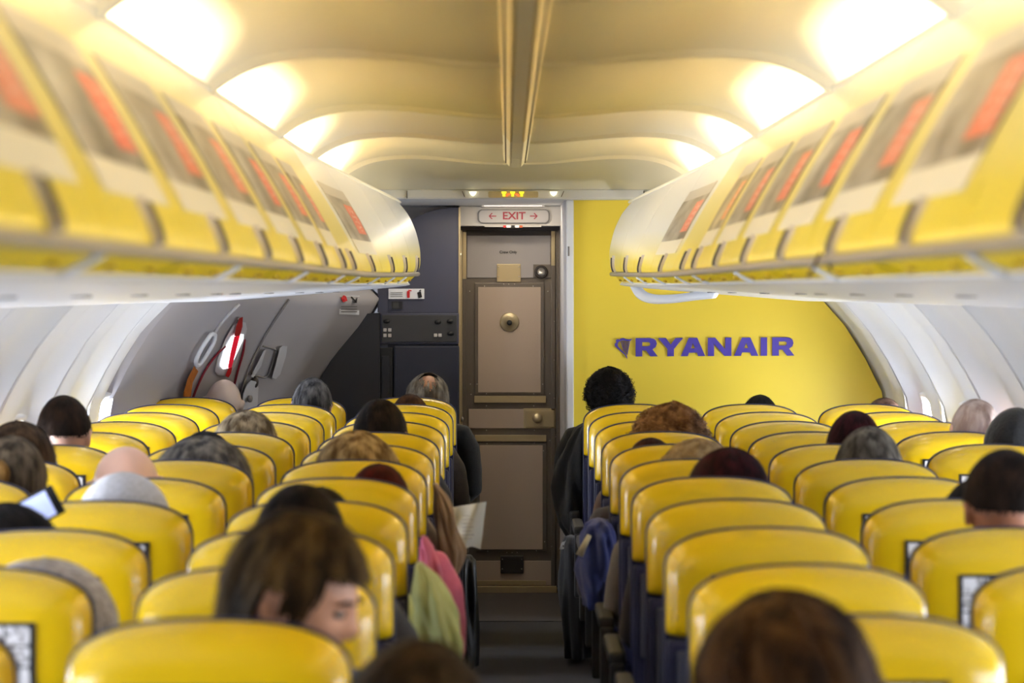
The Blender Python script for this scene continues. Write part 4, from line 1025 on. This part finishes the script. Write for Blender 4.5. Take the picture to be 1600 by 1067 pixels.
for pi, (sd, r, colname, px, py, ws, style, hc_, jc, sk_, lab) in enumerate(PEOPLE):
    rows = ROWS_L if sd == 'L' else ROWS_R
    d = rows[0]-(r-1)*(.768 if sd == 'L' else .7655)
    fig = FIG_T if style == 'turned' else FIG
    hs = HAIRSTYLE[style]; yoff = .02
    dh_ = d+(HC.y+yoff)
    xt = CX+(px-793)*dh_/F; zt = CZ-(py-452)*dh_/F
    zs = zt/(1.23+hs[0]*.95)
    if style == 'turned': zs = zt/(1.222+hs[0])
    x0 = COLS[(sd, colname)]
    fx = 0 if style != 'turned' else .03
    dx = xt-x0-fx
    sx = max(.94, min(1.06, 1+(ws-1)*.25)) if style != 'bald' else ws
    sy = sx if style == 'bald' else 1.0
    bodyshift = max(-.09, min(.09, dx*.55)); roll = math.atan2(dx-bodyshift, (HC.z-.5)*zs); roll = max(-.22, min(.22, roll))
    bodyshift = dx-math.tan(roll)*(HC.z-.5)*zs
    root = empty('person')
    # pivot at the hips keeps the seat contact while the trunk leans
    hip = Vector((x0+bodyshift, d+yoff, .5*zs))
    root.rotation_euler = (0, roll, 0); root.scale = (sx, sy, zs)
    root.location = hip-(Matrix.Rotation(roll, 3, 'Y') @ Vector((0, 0, .5*zs)))
    if root.location.z < -.02: root.location.z = -.02
    tag(root, lab, 'person', 'passengers')
    for part, m_ in (('body', M[sk_]), ('jacket', cloth(jc)), ('trousers', M['trousers']), ('shoes', M['black'])):
        me = fig[part]
        if len(me.materials) == 0: me.materials.append(m_)
        o = bpy.data.objects.new(part, me); COL.objects.link(o); o.parent = root
        o.material_slots[0].link = 'OBJECT'; o.material_slots[0].material = m_
    if style != 'bald':
        T = fig['T'].copy(); hsx = ws/sx
        T = T @ Matrix.Diagonal((1+(hsx-1)*.9, 1+(hsx-1)*.5, 1, 1))
        hm = hair_mesh(style, T, pi+1)
        capm = style in ('cap', 'smoothcap', 'hood')
        mm = knit(*hc_) if capm else hair_mat('hair', rgb(*hc_[0]), rgb(*hc_[1]))
        ho = link_mesh({'cap': 'knit_cap', 'smoothcap': 'head_covering', 'hood': 'hood'}.get(style, 'hair'), hm, mm, root)
        if style == 'bun':
            c = HC+Vector((-.02, -.115, .03)); bn = MB().ell(c, (.04, .035, .045), 16, 12).build('bun', hair_mat('hair', rgb(120, 88, 44), rgb(196, 156, 96)), root)
    PERSONS[(sd, r, colname)] = root
# face details of the man who turns
root = PERSONS[('L', 12, 'aisle')]; T = FIG_T['T']
for s_ in (-1, 1):
    e_ = MB().ell((s_*.031, .083, .002), (.0125, .010, .0080), 16, 12); e_.v = [T @ v for v in e_.v]; e_.build('eye', M['eyewhite'], root)
    e_ = MB().ell((s_*.031, .0905, .001), (.0060, .0035, .0060), 12, 10); e_.v = [T @ v for v in e_.v]; e_.build('iris', M['eye'], root)
    b_ = MB().tube([(s_*.014, .098, .020), (s_*.026, .099, .026), (s_*.040, .092, .026), (s_*.050, .082, .019)], [.002, .0036, .0034, .0015], 8); b_.v = [T @ v for v in b_.v]; b_.build('eyebrow', M['brow'], root)
l_ = MB().tube([(-.022, .088, -.067), (-.010, .0985, -.064), (0, .101, -.066), (.010, .0985, -.064), (.022, .088, -.067)], [.002, .005, .005, .005, .002], 8); l_.v = [T @ v for v in l_.v]; l_.build('lips', M['lip'], root)

# ------------------------------------------------------------------ loose things in hands and along the aisle
ph = empty('mobile_phone', P(50, 800, 6.05)); tag(ph, 'phone with bright screen held up at the left edge', 'phone')
R3 = Matrix.Rotation(math.radians(-28), 3, 'Y')
b_ = MB().box((-.070, -.004, -.036), (.070, .004, .036), .004); b_.v = [R3 @ v for v in b_.v]; b_.build('case', M['black'], ph)
b_ = MB().box((-.062, -.006, -.030), (.050, -.003, .030)); b_.v = [R3 @ v for v in b_.v]; b_.build('screen', M['phone'], ph)
# newspaper sheet held out over the aisle
rows = []
for j in range(9):
    t = j/8; r_ = []
    for i in range(13):
        s_ = i/12; x = 698+(760-698)*s_-9*t*s_; y = 794-10*s_+(80+7*math.sin(s_*7))*t*(1-.12*s_)
        p = P(x, y, 8.55+.05*math.sin(s_*6+t*2)); r_.append(p)
    rows.append(r_)
nb = MB(); nb.sheet(rows); nb.sheet([[p+Vector((0, .006, 0)) for p in r_] for r_ in rows])
npp = empty('newspaper', P(725, 860, 8.6)); tag(npp, 'crumpled white newspaper held out over the aisle on the left', 'newspaper')
reloc_to(nb.build('sheet', M['paper']), npp)
tl_ = MB()
for k in range(7): a = P(722, 806+k*6, 8.49); b = P(734+(k*5) % 9, 805.4+k*6, 8.49); tl_.box(a, b+Vector((0, .002, .0008)))
reloc_to(tl_.build('print', mat('faded_print', rgb(186, 178, 170), .7)), npp)
# blue jacket draped over an aisle armrest on the right
def drape(name, outline, d, depth, m, lab, cat, seed=0):
    """a hanging garment: rows of rings from top to hem, outline = (py, px_left, px_right)"""
    mb_ = MB(); rows = []
    fine = []
    for (p0, p1) in zip(outline[:-1], outline[1:]):
        for k in range(3): fine.append(tuple(a+(b-a)*k/3 for a, b in zip(p0, p1)))
    outline = fine+[outline[-1]]
    for j, (y, xa, xb) in enumerate(outline):
        c = (P(xa, y, d)+P(xb, y, d))/2; w = (P(xb, y, d)-P(xa, y, d)).x/2; r_ = []
        for i in range(56):
            a = 2*PI*i/56; n_ = 1+.30*noise.noise(Vector((math.cos(a)*2.2, math.sin(a)*2.2, j*.22+seed)))+.09*math.sin(a*5+j*.35+seed)+.04*math.sin(a*9-j*.5)
            r_.append(c+Vector((w*math.cos(a)*n_, depth*math.sin(a)*n_*(.45+.55*min(1, (j+1)/7)), 0)))
        rows.append(r_)
    mb_.sheet(rows, closed=True); mb_.f += [tuple(range(56)), tuple(range((len(rows)-1)*56, len(rows)*56))]; mb_.sm += [True, True]
    o = mb_.build(name, m); b0 = rows[-1][0]; tag(o, lab, cat); return o
bl = drape('draped_jacket', [(812, 925, 948), (818, 915, 955), (835, 910, 962), (860, 905, 966), (890, 902, 968), (920, 905, 965), (945, 912, 960)], 8.75, .16, cloth((30, 44, 104)), 'royal blue jacket draped beside the right aisle seats', 'jacket')
li = MB().tube([P(905, 868, 8.56), P(914, 850, 8.56), P(921, 836, 8.57)], [(.004, .012), (.010, .010), (.004, .008)], 8).build('lining', cloth((190, 180, 150))); li.parent = bl
tg = empty('luggage_tag', P(881, 852, 11.5)); tag(tg, 'small white tag hanging at the aisle below the black jacket', 'tag')
b_ = flat('tag_card', [[(874, 858), (878, 847), (886, 844), (889, 848), (881, 858)], ], 11.5, M['white']); reloc_to(b_, tg)
reloc_to(MB().ell(P(880, 853, 11.495), (.004, .003, .004), 8, 6).build('tag_hole', M['black']), tg)
drape('hanging_coat', [(756, 676, 684), (775, 678, 700), (800, 680, 712), (830, 682, 716), (860, 686, 726), (880, 690, 722), (900, 698, 714)], 8.05, .07, cloth((128, 104, 80)), 'beige coat sleeve hanging out into the aisle by the newspaper', 'coat', 3)
drape('green_sweater', [(880, 650, 660), (900, 648, 682), (930, 646, 700), (960, 648, 712), (1000, 654, 722), (1035, 664, 724)], 6.35, .09, cloth((160, 164, 104)), 'pale lime green sweater arm bulging into the aisle at left', 'sweater', 5)  # lime darkened to carry the shade of the aisle
drape('pink_scarf', [(838, 658, 666), (855, 656, 678), (875, 656, 686), (900, 660, 692), (925, 668, 690)], 7.0, .07, cloth((184, 88, 118)), 'pink sleeve between the beige coat and green sweater', 'scarf', 8)  # pink toned down, aisle shade put into the colour
drape('shade_fill_left', [(868, 722, 738), (876, 716, 744), (930, 712, 747), (990, 714, 747), (1040, 716, 745)], 11.2, .12, M['black'], 'black lump added for shadowed seat legs at floor level on the left', 'dark fill', 9)  # added dark lump in place of seat parts lying in shadow
drape('shade_fill_right', [(838, 884, 905), (848, 878, 918), (900, 875, 922), (960, 876, 924), (1024, 880, 924)], 11.55, .14, cloth((24, 24, 30)), 'dark lump added for shadowed seat legs at the right aisle edge', 'dark fill', 11)  # dark lump added where armrests and legs stand in shadow

# the black coat bulging from the front right aisle seat belongs to the person who wears it
pr_ = PERSONS[('R', 1, 'aisle')]
ct = drape('coat', [(660, 912, 926), (668, 900, 928), (690, 884, 930), (720, 872, 930), (760, 866, 930), (795, 867, 930), (820, 874, 930), (840, 886, 928), (852, 894, 924)], 11.98, .11, cloth((12, 12, 14)), 'x', 'x', 12)
for k_ in ('label', 'category'): del ct[k_]
bpy.context.view_layer.update()
ct.parent = pr_; ct.matrix_parent_inverse = pr_.matrix_world.inverted()
